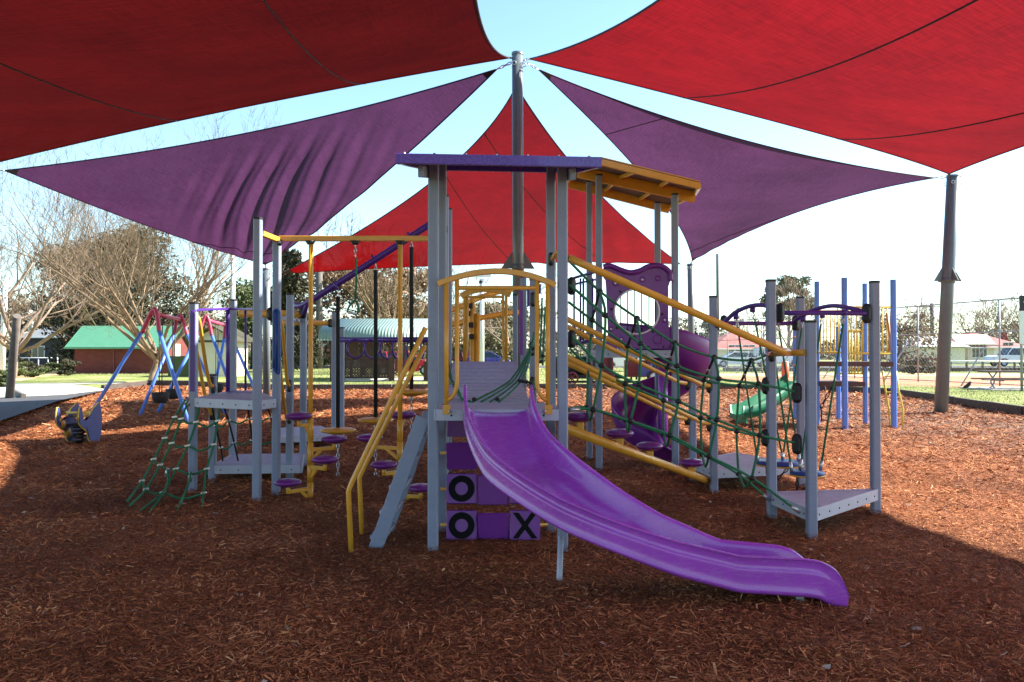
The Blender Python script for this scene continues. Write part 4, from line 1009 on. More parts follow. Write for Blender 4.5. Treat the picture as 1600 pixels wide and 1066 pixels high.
sail(lpA, W(-22, 265, 19.6), blT, ((.263, .4, -.093), (.119, -.822, -.458), (-.014, .391, -.106)), 'sailpurple', 'rippled purple sail on the left between the central mast and the far left mast', seams=[((.0, .375), (.104, .0))], wr=lambda a, b, c: .12 * math.exp(-((b - .40 * a - .12) / .22) ** 2) * min(1, abs(a) * 5 + .1) * min(1, max(0, c) * 4.5) ** 1.5 * (lambda q: math.sin(q) + .45 * math.sin(2 * q + .8) + .3 * math.sin(.37 * q + 2))((b - .40 * a) * 70 + 1.7 * math.sin(b * 11 + a * 3)), drop=.1, n=150)
rpA = W(822, 97, 16.9)
sail(rpA, W(1487, 272, 21.2) - V((0, 0, .08)), brT, ((-.375, -.576, -.435), (.789, .347, -.176), (-.118, -.29, .344)), 'sailpurple', 'purple sail on the right between the central mast and the leaning right mast', seams=[((.80, .0), (.70, .30)), ((.10, .0), (.0, .483))], wr=lambda a, b, c: .05 * max(0, c - .6) * math.sin(b * 70), drop=.1)
sail(W(809, 118, 16.95), blT + V((.15, 0, -.25)), brT + V((-.1, 0, -.05)), ((1.385, -.42, .217), (-.546, .275, .17), (.69, .598, .248)), 'sailred', 'red sail hanging behind the slide tower between the two far masts', seams=[((.786, .214), (0, .24)), ((.594, .406), (0, .487))], wr=lambda a, b, c: .05 * math.exp(-((c - .66) / .12) ** 2) * math.exp(-(a / .25) ** 2) * sharp(math.sin(b * 75 + a * 30)), drop=.1)

# ------------------------------------------------------------------ blue play structure (right, behind)
BS = thing('play_structure', (9, 20, 0), 'smaller play structure with light blue posts, yellow bars and a green slide', 'playground')
def bpost(px, Y, top, w=.13):
    p = W(px, 600, Y); z = W(px, top, Y).z; return MB().box((p.x, p.y, (z - .3) / 2), (w, w, z + .3), 0, .015).build('post', 'blue', BS), p
bp_ = {}
for k, px, Y, top, w in (('a', 1277, 18.0, 440, .09), ('b', 1320, 17.0, 434, .10), ('c', 1352, 18.4, 443, .09), ('d', 1396.5, 17.4, 437, .10), ('e', 1310, 19.7, 511, .09), ('f', 1243, 19.5, 500, .10)):
    bp_[k] = bpost(px, Y, top, w)[1]
def bars(xs, y0, y1, Y, r=.013, rail=.02, x0=None, x1=None, Y1=None):
    Y1 = Y1 or Y; x0 = x0 or xs[0]; x1 = x1 or xs[-1]
    b = MB(); b.tube([W(x0, y0, Y), W(x1, y0, Y1)], rail, 8); b.tube([W(x0, y1, Y), W(x1, y1, Y1)], rail, 8); b = b.build('barrier', 'lemon', BS)
    for x in xs: Yx = lerp(Y, Y1, (x - x0) / (x1 - x0)); MB().tube([W(x, y0, Yx), W(x, y1, Yx)], r, 6).build('bar', 'lemon', b)
bars([1282, 1287, 1292, 1298, 1304, 1310, 1316], 486, 551, 18, x0=1277, x1=1320, Y1=17)
bars([1325, 1330, 1338, 1348], 480, 552, 17.1, x0=1320, x1=1396, Y1=17.4)
bars([1327, 1331, 1336, 1341, 1347], 517, 584, 18.6, r=.016, x0=1311, x1=1352, Y1=18.4)
bars([1358, 1379, 1386], 480, 553, 18.2, x0=1352, x1=1396, Y1=17.6)
m = MB(); m.tube([W(1386, 489, 17.5), W(1391, 535, 17.5), W(1388, 552, 17.5)], .03, 8); m.build('barrier', 'yellow', BS)
for (x0, x1, y, Ya, Yb) in ((1279, 1396, 569, 17.4, 17.2), (1281, 1352, 600, 17.9, 17.6)):
    m = MB(); a, b = W(x0, y, Ya), W(x1, y, Yb); m.prism([(a.x, a.y), (b.x, b.y), (b.x + .1, b.y + 1.0), (a.x, a.y + 1.0)], a.z - .05, a.z + .05); m.build('deck', 'brownboard', BS)
m = MB()
for s in ((1379, 1383.5, 1389, 1391), (1400, 1404, 1411, 1410)):
    m.tube([W(s[0], 580, 17.6), W(s[1], 610, 17.6), W(s[2], 640, 17.6), V((W(s[3], 660, 17.6).x, 17.6, -.1))], .022, 8)
ld = m.build('ladder', 'lemon', BS)
for y, x0, x1 in ((588, 1380, 1400), (613, 1384, 1404), (639, 1388, 1410)): MB().tube([W(x0, y, 17.6), W(x1, y, 17.6)], .018, 8).build('rung', 'lemon', ld)
# rungs + blue frame on the left side
m = MB()
for y in (527, 571, 590): m.tube([W(1239, y, 19.4), W(1247, y, 19.4)], .02, 6)
m.build('rung', 'yellow', BS)
def gslide():
    pts = [(1243, 597, 19.2), (1215, 618, 18.9), (1190, 634, 18.6), (1168, 645, 18.4), (1150, 648, 18.3)]
    c = smooth_pts([W(*p) for p in pts], 6); m = MB(); w = .27; rows = []
    for i, p in enumerate(c):
        t = (c[min(i + 1, len(c) - 1)] - c[max(i - 1, 0)]).normalized(); s = t.cross(V((0, 0, 1))).normalized(); u = V((0, 0, 1))
        h = .2
        rows.append([p + s * w + u * h, p + s * (w - .03) + u * h, p + s * (w - .06) + u * .03, p, p - s * (w - .06) + u * .03, p - s * (w - .03) + u * h, p - s * w + u * h, p - s * (w - .02) - u * .08, p - s * .1 - u * .1, p + s * .1 - u * .1, p + s * (w - .02) - u * .08])
    k = len(rows[0]); m.add([p for r in rows for p in r], [(i * k + b, (i + 1) * k + b, (i + 1) * k + (b + 1) % k, i * k + (b + 1) % k) for i in range(len(rows) - 1) for b in range(k)], True)
    m.f += [tuple((len(rows) - 1) * k + b for b in range(k))]; m.sm += [False]
    o = m.build('slide', 'green', BS)
    e = c[-1]; MB().box((e.x + .12, e.y, e.z / 2 - .12), (.2, .42, e.z + .1), 0, .05).build('slide_foot', 'green', o)
    MB().tube([W(1187, 640, 18.4), V((W(1187, 640, 18.4).x, 18.4, -.1))], .02, 6).build('slide_leg', 'alu', o)
gslide()
m = MB(); chain(W(1300, 605, 18), W(1281, 640, 18), m, .12, .012); m.build('chain', 'cap', BS)
m = MB(); m.tube([W(1282, 634, 18), W(1284, 645, 18), W(1283, 658, 18)], .015, 6); m.tube([W(1282, 657.5, 18), W(1306, 657.5, 18)], .012, 6); m.build('loop', 'cap', BS)

# ------------------------------------------------------------------ swings
def swing(label, A1, A2, apA, B1, B2, apB, hangers):
    t = thing('swing_set', (((A1 + B2) / 2).x, ((A1 + B2) / 2).y, 0), label, 'swing', 'swing sets beyond the left tower')
    def frame(f1, ap, f2):
        def leg(f):
            k = ap.lerp(f, .16); m = MB(); d = (f - k); m.tube([k, f + d.normalized() * .1], .045, 10); return m.build('leg', 'blue', t)
        leg(f1); leg(f2)
        k1, k2 = ap.lerp(f1, .16), ap.lerp(f2, .16)
        ct = ap + (ap - (k1 + k2) / 2) * .75; ka, kb = ap.lerp(f1, .17), ap.lerp(f2, .17); MB().tube([ka] + [k1 * (1 - u) ** 3 + (k1.lerp(ct, .95)) * 3 * u * (1 - u) ** 2 + (k2.lerp(ct, .95)) * 3 * u * u * (1 - u) + k2 * u ** 3 for u in [q / 14 for q in range(15)]] + [kb], .05, 10).build('bend', 'pink', t)
    frame(A1, apA, A2); frame(B1, apB, B2)
    MB().tube([apA, apB], .05, 12).build('top_beam', 'pink', t)
    for u, kind in hangers:
        p = apA.lerp(apB, u); d = (apB - apA).normalized() * .2; z = .62
        ch = MB(); 
        for s in (-1, 1): ch.tube([p + d * s, V(((p + d * s * .8).x, (p + d * s * .8).y, z))], .012, 5)
        st = MB(); c = V((p.x, p.y, z - .1)); st.lathe(c, [(.0001, -.14), (.13, -.13), (.19, -.02), (.2, .12), (.17, .12), (.15, -.0), (.0001, -.08)], 16)
        s_ = st.build('seat', 'rubber', t); ch.build('chain', 'cap', s_)
swing('nearer swing set with blue legs and red bends and two black bucket seats', G(135, 657), G(296, 666), W(240, 490, 18.6), G(219, 648), G(353, 647), W(281, 499, 22), [(.25, 0), (.75, 0)])
swing('farther swing set with blue legs and red bends behind the purple barrier', G(247, 644), G(374, 641), W(322, 500, 22.5), G(330, 636), G(412, 640), W(354, 509, 26), [(.5, 0)])

# ------------------------------------------------------------------ spring rider
def rider():
    base = G(124, 694); t = thing('spring_rider', (base.x, base.y, 0), 'small spring rocker with navy side panels and yellow bars at the left', 'spring rider')
    ol = [(-.40, .50), (-.37, .66), (-.33, .66), (-.26, .46), (-.18, .42), (-.05, .50), (.08, .62), (.26, .70), (.32, .62), (.36, .45), (.36, .28), (.31, .10), (.26, .03), (.14, .03), (.08, .06), (.0, .04), (-.06, .08), (-.12, .24), (-.26, .30), (-.38, .38)]
    for s, x in (('a', -.19), ('b', .19)):
        m = MB(); n = len(ol); c = V((base.x + x, base.y, 0)); th = .022
        vs = [c + V((d, q[0], q[1])) for d in (-th, th) for q in ol]
        bm = bmesh.new(); bv = [bm.verts.new(v) for v in vs]
        f1 = bm.faces.new(bv[:n]); f2 = bm.faces.new(list(reversed(bv[n:])))
        for i in range(n): bm.faces.new((bv[i], bv[n + i], bv[n + (i + 1) % n], bv[(i + 1) % n]))
        bmesh.ops.triangulate(bm, faces=[f1, f2]); bm.normal_update(); bmesh.ops.recalc_face_normals(bm, faces=bm.faces)
        me = bpy.data.meshes.new('side_panel'); 
        for v in bm.verts: v.co -= t.location
        bm.to_mesh(me); o = bpy.data.objects.new('side_panel', me); C.objects.link(o); o.parent = t; me.materials.append(M['navy'])
        e = MB(); e.tube([c + V((0, q[0], q[1])) for q in ol], .014, 5, closed=True); e.build('edge', 'lemon', o)
        if s == 'a':
            sp = MB()
            for y, z, r_ in ((-.20, .36, .075), (-.04, .2, .085), (.22, .42, .05), (-.30, .44, .035)): sp.lathe(c + V((th + .001, y, z)), [(.0001, .003), (r_, .002), (r_, 0)], 14, (1, 0, 0))
            sp.build('spot', 'yellow', o)
    for y, z in ((-.05, .55), (.1, .48), (.22, .13)): MB().tube([V((base.x - .2, base.y + y, z)), V((base.x + .2, base.y + y, z))], .02, 8).build('bar', 'lemon', t)
    MB().box((base.x, base.y + .03, .34), (.32, .3, .03)).build('seat', 'rubber', t)
    m = MB(); m.tube([V((base.x + .09 * math.cos(a), base.y + .09 * math.sin(a), .02 + .30 * a / (2 * math.pi * 5))) for a in [2 * math.pi * k / 14 for k in range(71)]], .017, 7); m.build('spring', 'cap', t)
rider()

# ------------------------------------------------------------------ shed, shelter, houses
def gable_building(name, label, x0, x1, y0, y1, z0, eave, ridge, wall, roof, over=.35, cat='building', ridge_axis='x', windows=(), door=None, hip=0, chimney=None, trim='white', bevel=None):
    t = thing(name, ((x0 + x1) / 2, (y0 + y1) / 2, z0), label, cat)
    m = MB(); ym = (y0 + y1) / 2; xm = (x0 + x1) / 2; zc = ridge - .08
    if ridge_axis == 'x':
        pr = [(y0, z0), (y1, z0), (y1, eave), (ym, zc if not hip else eave), (y0, eave)]
        m.add([V((x, a, b)) for x in (x0, x1) for a, b in pr], [(0, 4, 3, 2, 1), (5, 6, 7, 8, 9), (0, 1, 6, 5), (1, 2, 7, 6), (2, 3, 8, 7), (3, 4, 9, 8), (4, 0, 5, 9)])
    else:
        pr = [(x0, z0), (x1, z0), (x1, eave), (xm, zc if not hip else eave), (x0, eave)]
        m.add([V((a, y, b)) for y in (y0, y1) for a, b in pr], [(0, 1, 2, 3, 4), (9, 8, 7, 6, 5), (0, 5, 6, 1), (1, 6, 7, 2), (2, 7, 8, 3), (3, 8, 9, 4), (4, 9, 5, 0)])
    m.build('wall', wall, t)
    r = MB(); o = over; h = hip; dz = (ridge - eave) / ((y1 - y0) / 2 if ridge_axis == 'x' else (x1 - x0) / 2) * o
    if ridge_axis == 'x':
        E = [V((x0 - o, y0 - o, eave - dz)), V((x1 + o, y0 - o, eave - dz)), V((x1 + o, y1 + o, eave - dz)), V((x0 - o, y1 + o, eave - dz)), V((x0 - o + h, ym, ridge)), V((x1 + o - h, ym, ridge))]
    else:
        E = [V((x1 + o, y0 - o, eave - dz)), V((x1 + o, y1 + o, eave - dz)), V((x0 - o, y1 + o, eave - dz)), V((x0 - o, y0 - o, eave - dz)), V((xm, y0 - o + h, ridge)), V((xm, y1 + o - h, ridge))]
    up = V((0, 0, .09)); vs = [e + up for e in E] + E
    r.add(vs, [(0, 1, 5, 4), (2, 3, 4, 5), (1, 2, 5), (3, 0, 4)] if h else [(0, 1, 5, 4), (2, 3, 4, 5)])
    r.add(vs, [(6, 10, 11, 7), (8, 11, 10, 9)] + [(0, 6, 7, 1), (1, 7, 8, 2), (2, 8, 9, 3), (3, 9, 6, 0)] if h else [(6, 10, 11, 7), (8, 11, 10, 9), (0, 6, 7, 1), (2, 8, 9, 3), (1, 7, 11, 5), (5, 11, 8, 2), (3, 9, 10, 4), (4, 10, 6, 0)])
    ro = r.build('roof', roof, t)
    g_ = MB(); g_.beam([V((x0 - o, y0 - o - .04, eave - dz + .02)), V((x1 + o, y0 - o - .04, eave - dz + .02))], .08, .14); g_.build('gutter', trim, ro)
    if chimney: MB().box(chimney, (.7, .7, 1.4)).build('chimney', 'brick', ro)
    for (wx, wz, ww, wh) in windows:
        f = MB().box((wx, y0 - .02, wz), (ww + .16, .06, wh + .16)).build('window', 'white', t); MB().box((wx, y0 - .055, wz), (ww, .02, wh)).build('pane', 'glass', f)
        MB().box((wx, y0 - .075, wz), (.05, .02, wh)).build('mullion', 'white', f)
    if door: MB().box((door[0], y0 - .02, z0 + 1.02), (.9, .06, 2.05)).build('door', door[1], t)
    return t
sx0, sx1 = -29.9, -23.5
sh = gable_building('shed', 'dark red block shed with a green metal roof on the lawn at the left', sx0, sx1, 56, 59.6, GZ, 2.15, 3.35, 'brick', 'greenroof', .45, 'shed', trim='greenroof')
m = MB(); m.box((-27.2, 55.97, 1.15), (.08, .05, 2.0)); m.build('downpipe', 'maroon', sh)
MB().box((-23.46, 57.4, 1.15), (.06, .9, 2.0)).build('door', 'white', sh)
def shelter():
    Y0, Y1 = 41.5, 46.5; x0, x1 = W(512, 530, Y0).x, W(668, 530, Y0).x; t = thing('picnic_shelter', ((x0 + x1) / 2, 44, GZ), 'park shelter with a curved green metal roof and brown lattice walls', 'shelter')
    zE, zR = W(600, 529, Y0 - .6).z, W(600, 498, 44).z
    prof = [(Y0 - .75, zE - .05), (Y0 - .7, zE + .2), (Y0 - .5, zE + .42), (Y0 - .1, zE + .58), (44, zR), (Y1 + .1, zE + .58), (Y1 + .5, zE + .42), (Y1 + .7, zE + .2), (Y1 + .75, zE - .05)]
    r = MB(); k = len(prof); vs = [V((x, a, b + d)) for d in (0, -.05) for x in (x0 - .3, x1 + .5) for a, b in prof]
    r.add(vs, [(i, k + i, k + i + 1, i + 1) for i in range(k - 1)] + [(2 * k + i, 2 * k + i + 1, 3 * k + i + 1, 3 * k + i) for i in range(k - 1)] + [(i, i + 1, 2 * k + i + 1, 2 * k + i) for i in range(k - 1)] + [(k + i, 3 * k + i, 3 * k + i + 1, k + i + 1) for i in range(k - 1)], True)
    ro = r.build('roof', 'greenroof2', t)
    g_ = MB()
    for s in (0, 1):
        a, b = (prof[3 if not s else 5], prof[4]); g_.beam([V((x1 + .45, a[0], a[1] - .1)), V((x1 + .45, b[0], b[1] - .1))], .06, .2)
    g_.beam([V((x1 + .3, Y0, zE - .05)), V((x1 + .3, Y1, zE - .05))], .1, .2); g_.build('gable_trim', 'lattice', ro)
    for x in (x0 + .2, W(537, 560, Y0).x, W(612, 560, Y0).x, x1):
        for y in (Y0, Y1): MB().box((x, y, zE / 2 + .1), (.14, .14, zE + .1)).build('post', 'lattice', t)
    # lattice walls
    xa, xb = W(537, 560, Y0).x, W(612, 560, Y0).x; L = MB(); z_b, z_m, z_t = .3, 1.28, zE - .05
    def latt(xa, xb, za, zb, y, st=.145):
        W_, H_ = xb - xa, zb - za; k = int((W_ + H_) / st)
        for i in range(k + 1):
            o = i * st
            for sg in (0, 1):
                p = [(o, 0), (o - H_, H_)]; 
                xs_ = max(0, o - W_); p0 = (min(o, W_), xs_); ze = min(H_, o); p1 = (o - ze, ze)
                if p1[1] <= p0[1]: continue
                q0, q1 = ((xa + p0[0], za + p0[1]), (xa + p1[0], za + p1[1])) if sg == 0 else ((xb - p0[0], za + p0[1]), (xb - p1[0], za + p1[1]))
                L.beam([V((q0[0], y + sg * .012, q0[1])), V((q1[0], y + sg * .012, q1[1]))], .01, .05, up=(0, 1, 0)) if False else L.sweep([V((q0[0], y + sg * .012, q0[1])), V((q1[0], y + sg * .012, q1[1]))], [(.034, -.005), (.034, .005), (-.034, .005), (-.034, -.005)], up=(0, 1, 0), smooth=False)
    latt(xa, xb, z_b, z_m, Y0); latt(xa, xa + .7, z_m, z_t, Y0); latt(xa, xb, z_b, z_m, Y1, .2)
    xw = xa + 1.0
    latt(xa + 1.05, xa + 1.45, z_m, z_t, Y0)
    L.box((lerp(xa, xb, .5), Y0 - .02, z_m), (xb - xa, .06, .1)); L.box((lerp(xa, xb, .5), Y0 - .02, z_b), (xb - xa, .06, .08)); L.box((xa + .72, Y0, (z_m + z_t) / 2), (.06, .05, z_t - z_m)); L.box((xa + 1.5, Y0, (z_m + z_t) / 2), (.06, .05, z_t - z_m)); L.box((xb, Y0 - .03, zE / 2), (.3, .1, zE))
    L.build('lattice_wall', 'lattice', t)
    MB().box((x0 + .35, Y0 + .1, 1.0), (.28, .1, 1.8)).build('side_panel', 'pwall', t)
    MB().box((x1 + .2, Y0 + .1, .6), (.8, .3, 1.0)).build('low_wall', 'lattice', t)
    MB().box(((x0 + x1) / 2, 44, GZ + .03), (x1 - x0, 5, .05)).build('slab', 'concrete', t)
shelter()
def XY(px, Y): return (px - 800) / 1280 * Y
gable_building('house', 'grey roofed house in deep shade behind the left lawn', XY(30, 92), XY(150, 92), 92, 101, GZ, W(90, 525, 92).z, W(90, 506, 96).z, 'darkwall', 'greyroof', .6, 'house', windows=[(XY(60, 92), 1.6, 1.3, 1.2), (XY(100, 92), 1.6, 1.3, 1.2)], hip=3)
gable_building('house', 'white weatherboard house with a red roof left of the park shelter', XY(440, 92), XY(600, 92), 92, 101, GZ, W(500, 527, 92).z, W(500, 507, 96).z, 'pwall', 'redroof', .5, 'house', windows=[(XY(490, 92), 1.7, 1.2, 1.5), (XY(460, 92), 1.7, 1.2, 1.5), (XY(598, 92), 1.7, 1.2, 1.5)], door=(XY(512, 92), 'redroof'), hip=3)
gable_building('house', 'white house with a broad red roof behind the white parked cars', XY(1118, 98), XY(1222, 98), 98, 108, GZ, W(1160, 543, 98).z, W(1160, 518, 103).z, 'cream', 'redroof', .6, 'house', windows=[(XY(1148, 98), 1.7, 1.4, 1.4), (XY(1170, 98), 1.7, 1.4, 1.4), (XY(1200, 98), 1.7, 1.4, 1.4)], hip=4)
gable_building('garage', 'pale garage with a low green edged roof left of the cream house', XY(1428, 97), XY(1508, 97), 97, 104, GZ, W(1460, 541, 97).z, W(1460, 527, 100).z, 'cream', 'white', .4, 'garage', trim='greenroof', hip=2)
hs = gable_building('house', 'cream house with a red roof and a white sheeted front, beside the white SUV', XY(1512, 99), XY(1600, 99), 99, 110, GZ, W(1550, 541, 99).z, W(1550, 519, 104).z, 'cream', 'redroof', .6, 'house', windows=[(XY(1524, 99), 1.9, .8, 1.9), (XY(1536, 99), 1.9, .8, 1.9), (XY(1575, 99), 1.9, 1.2, 1.6)], door=(XY(1558, 99), 'white'), hip=4, chimney=(XY(1567, 103), 103, W(1567, 529, 103).z))
a = W(1498, 537.5, 98.0); b = W(1541, 523, 100)
MB().add([V((a.x, 98.1, a.z)), V((b.x, 98.1, a.z)), V((b.x, 99.8, b.z)), V((a.x, 99.8, b.z)), V((a.x, 98.2, a.z - .1)), V((b.x, 98.2, a.z - .1)), V((b.x, 99.9, b.z - .1)), V((a.x, 99.9, b.z - .1))], [(0, 1, 2, 3), (7, 6, 5, 4), (0, 4, 5, 1), (1, 5, 6, 2), (2, 6, 7, 3), (3, 7, 4, 0)]).build('roof_sheet', 'white', hs)
gable_building('building', 'small dark framed hut behind the swings at the left', XY(308, 49), XY(362, 49), 49, 52, GZ, 2.5, 3.1, 'cream', 'leafdk', .5, 'hut', ridge_axis='y', trim='leafdk')

# ------------------------------------------------------------------ cars
def car(label, loc, rz, paintm, kind='hatch', s=1.0, name='parked_car', group=None):
    t = thing(name, loc, label, 'car', group); t.rotation_euler = (0, 0, rz)
    if kind == 'suv':
        L, Wd, H = 4.9, 1.9, 1.9
        low = [(-2.42, .45), (-2.45, .8), (-2.38, 1.08), (-1.2, 1.14), (1.0, 1.16), (2.0, 1.1), (2.38, 1.0), (2.45, .7), (2.4, .42), (1.98, .4), (1.9, .62), (1.6, .82), (1.25, .82), (.95, .62), (.9, .38), (-.98, .38), (-1.05, .62), (-1.35, .82), (-1.7, .82), (-2.0, .62), (-2.08, .42)]
        gh = [(-2.32, 1.08), (-2.15, 1.82), (-1.9, 1.88), (.35, 1.88), (.55, 1.84), (1.12, 1.15)]; wh = [(-1.52, .38), (1.42, .38)]
    else:
        L, Wd, H = 4.2, 1.75, 1.48
        low = [(-2.02, .38), (-2.08, .7), (-2.0, .92), (-1.3, .95), (.8, .96), (1.5, .88), (2.0, .72), (2.08, .5), (2.02, .3), (1.7, .28), (1.64, .48), (1.42, .64), (1.14, .64), (.92, .48), (.86, .24), (-.96, .24), (-1.02, .48), (-1.24, .64), (-1.52, .64), (-1.74, .48), (-1.8, .28)]
        gh = [(-1.95, .92), (-1.6, 1.36), (-1.2, 1.46), (.0, 1.47), (.25, 1.42), (1.15, .93)]; wh = [(-1.38, .33), (1.28, .33)]
    P0 = t.location; q = Matrix.Rotation(rz, 3, 'Z')
    def mk(mb, n_, mt, par):
        me_o = mb.build(n_, mt, None); me_o.parent = par; return me_o
    w = Wd / 2
    def extr(ol, w0, w1, zlo, zhi):
        m = MB(); n = len(ol); vs = []
        for sgn in (-1, 1):
            for x, z in ol: vs.append(V((x, sgn * lerp(w0, w1, min(1, max(0, (z - zlo) / (zhi - zlo)))), z)))
        bm = bmesh.new(); bv = [bm.verts.new(v) for v in vs]; f = [bm.faces.new(bv[:n]), bm.faces.new(list(reversed(bv[n:])))]
        for i in range(n): bm.faces.new((bv[i], bv[n + i], bv[n + (i + 1) % n], bv[(i + 1) % n]))
        bmesh.ops.recalc_face_normals(bm, faces=bm.faces)
        bmesh.ops.bevel(bm, geom=[e for e in bm.edges if len(e.link_faces) == 2 and (f[0] in e.link_faces or f[1] in e.link_faces)], offset=.045, segments=2, affect='EDGES')
        bmesh.ops.triangulate(bm, faces=[x for x in bm.faces if len(x.verts) > 4]); mm_ = MB(); bm.verts.index_update(); mm_.add([v.co.copy() for v in bm.verts], [tuple(v.index for v in x.verts) for x in bm.faces]); return mm_
    body = mk(extr(low, w, w, 0, 1), 'body', paintm, t)
    mk(extr(gh, w - .03, w - .2, gh[0][1], gh[3][1]), 'window', 'glass', body)
    r = MB(); zt = gh[3][1]; wt = w - .2
    r.box((lerp(gh[2][0], gh[4][0], .5), 0, zt + .012), (gh[4][0] - gh[2][0] + .1, 2 * wt - .05, .05), 0, .1)
    for sg in (-1, 1):
        for (xa, za), (xb, zb) in (((gh[0][0], gh[0][1]), (gh[1][0], gh[1][1])), ((gh[5][0], gh[5][1]), (gh[4][0], gh[4][1])), ((-.5, gh[0][1]), (-.42, zt)), ((gh[1][0] + .55, gh[0][1]), (gh[1][0] + .45, zt))):
            r.beam([V((xa, sg * (w - .02), za)), V((xb, sg * (w - .19), zb))], .05, .06)
        r.beam([V((gh[1][0], sg * (wt + .01), zt - .02)), V((gh[4][0], sg * (wt + .01), zt - .02))], .04, .06)
    mk(r, 'roof', paintm, body)
    for wx, wr_ in wh:
        for sg in (-1, 1):
            y = sg * (w - .1); ty = mk(MB().lathe((wx, y, wr_), [(wr_ * .6, -.1), (wr_ * .95, -.1), (wr_, -.06), (wr_, .06), (wr_ * .95, .1), (wr_ * .6, .1)], 24, (0, 1, 0)), 'wheel', 'rubber', t)
            rm = MB().lathe((wx, y, wr_), [(.0001, .075), (wr_ * .2, .08), (wr_ * .25, .05), (wr_ * .55, .06), (wr_ * .62, .085), (wr_ * .62, -.085), (wr_ * .55, -.06), (.0001, -.07)], 16, (0, 1, 0)); mk(rm, 'rim', 'alu', ty)
    for sg in (-1, 1):
        mk(MB().box((low[6][0] - .0, sg * (w - .28), low[6][1] - .12), (.14, .36, .15), 0, .03), 'headlight', 'white', t)
        mk(MB().box((low[1][0] + .03, sg * (w - .2), low[2][1] - .12), (.1, .22, .2), 0, .02), 'tail_light', 'redpaint', t)
    mk(MB().box((low[7][0] - .02, 0, low[8][1] + .12), (.14, Wd - .2, .16), 0, .03), 'bumper', 'rubber', t)
    return t
car('white four wheel drive parked at the right beyond the ball court', (XY(1592, 82), 83, GZ + .01), R(180), 'whitecar', 'suv')
car('dark blue hatchback parked behind the far end of the rope bridge', (XY(764, 80), 80, GZ + .01), 0, 'bluecar')
car('bright red car parked behind the lattice shelter', (XY(628, 50), 52, GZ + .01), 0, 'redpaint')
car('white sedan parked in front of the red roofed house, left of the other', (XY(1152, 79), 80, GZ + .01), R(180), 'whitecar')
car('white van like wagon parked in front of the red roofed house, right of the other', (XY(1222, 79), 80, GZ + .01), 0, 'whitecar', 'suv')
car('silver white wagon parked beyond the play train', (XY(975, 60), 62, GZ + .01), R(200), 'greycar', 'suv')
car('dark red sedan parked behind the blue hatchback', (XY(738, 84), 86, GZ + .01), 0, 'maroon')

# ------------------------------------------------------------------ play train and play tractor
def wheel(m, c, r, w=.1): m.lathe(c, [(r * .75, -w / 2), (r, -w / 2), (r, w / 2), (r * .75, w / 2), (r * .75, -w / 2)], 20, (0, 1, 0))
def train():
    Y = 37.2; z = .0; x0 = XY(872, Y); t = thing('play_train', (XY(950, Y), Y, GZ), 'black and maroon wooden play train standing behind the spiral slide', 'play train')
    e = MB().lathe((XY(893, Y), Y, .95), [(.0001, -1.0), (.42, -1.0), (.45, -.95), (.45, 1.0), (.0001, 1.02)], 24, (1, 0, 0)).build('boiler', 'cap', t)
    MB().lathe((XY(878, Y), Y, 1.35), [(.09, 0), (.09, .35), (.16, .55), (.0001, .56)], 16).build('chimney', 'cap', e)
    MB().box((XY(915, Y), Y, .48), (3.2, 1.0, .16)).build('chassis', 'cap', t)
    for x, w in ((925, .9), (942, .9)): MB().box((XY(x + 4, Y), Y - .3, 1.0), (.62, .08, .9)).build('cab_panel', 'maroon', t)
    MB().box((XY(1000, Y), Y, .85), (1.3, 1.1, .75)).build('cab_panel', 'maroon', t)
    for x in (923, 951, 984, 992, 1035): MB().box((XY(x, Y), Y - .45, 1.2), (.08, .08, 1.7)).build('roof_post', 'cap', t)
    m = MB(); m.box((XY(975, Y), Y, 2.0), (4.4, 1.5, .08)); m.build('cab_roof', 'leafdk', t)
    for x in (892, 929, 948):
        w = MB(); c = V((XY(x, Y), Y - .62, .42)); wheel(w, c, .30)
        for k in range(7): a = 2 * math.pi * k / 7; w.beam([c + V((.04 * math.cos(a), 0, .04 * math.sin(a))), c + V((.24 * math.cos(a), 0, .24 * math.sin(a)))], .05, .05)
        w.ball(c, .07); w.build('wheel', 'maroon', t)
    MB().box((XY(930, Y), Y - .4, .26), (3.8, .12, .1)).build('rail', 'cap', t)
train()
def tractor():
    Y = 35.6; t = thing('play_tractor', (XY(1018, Y), Y, GZ), 'dark blue and teal play tractor with one large white hubbed wheel', 'play tractor')
    m = MB(); m.box((XY(1010, Y), Y + .3, .80), (.55, .7, .5), 0, .08); b = m.build('body', 'navy', t)
    MB().box((XY(1030, Y), Y + .3, .85), (.62, .6, .55), 0, .12).build('bonnet', 'tractor', t)
    MB().box((XY(1026, Y), Y + .3, 1.68), (.9, .8, .1), 0, .1).build('canopy', 'tractor', t)
    for dx in (-.38, .38): MB().tube([V((XY(1026, Y) + dx, Y + .3, .9)), V((XY(1026, Y) + dx, Y + .3, 1.68))], .03, 8).build('canopy_post', 'cap', t)
    c = V((XY(1021, Y), Y - .1, .38 + GZ)); w = MB(); w.lathe(c, [(.2, -.1), (.29, -.1), (.3, 0), (.29, .1), (.2, .1)], 24, (0, 1, 0)); ww = w.build('wheel', 'rubber', t)
    MB().lathe(c, [(.0001, .09), (.21, .08), (.21, -.08), (.0001, -.09)], 24, (0, 1, 0)).build('hub', 'white', ww)
    for k in range(8): pass
    m = MB(); m.ball(c - V((0, .09, 0)), .04); m.build('axle', 'cap', ww)
tractor()

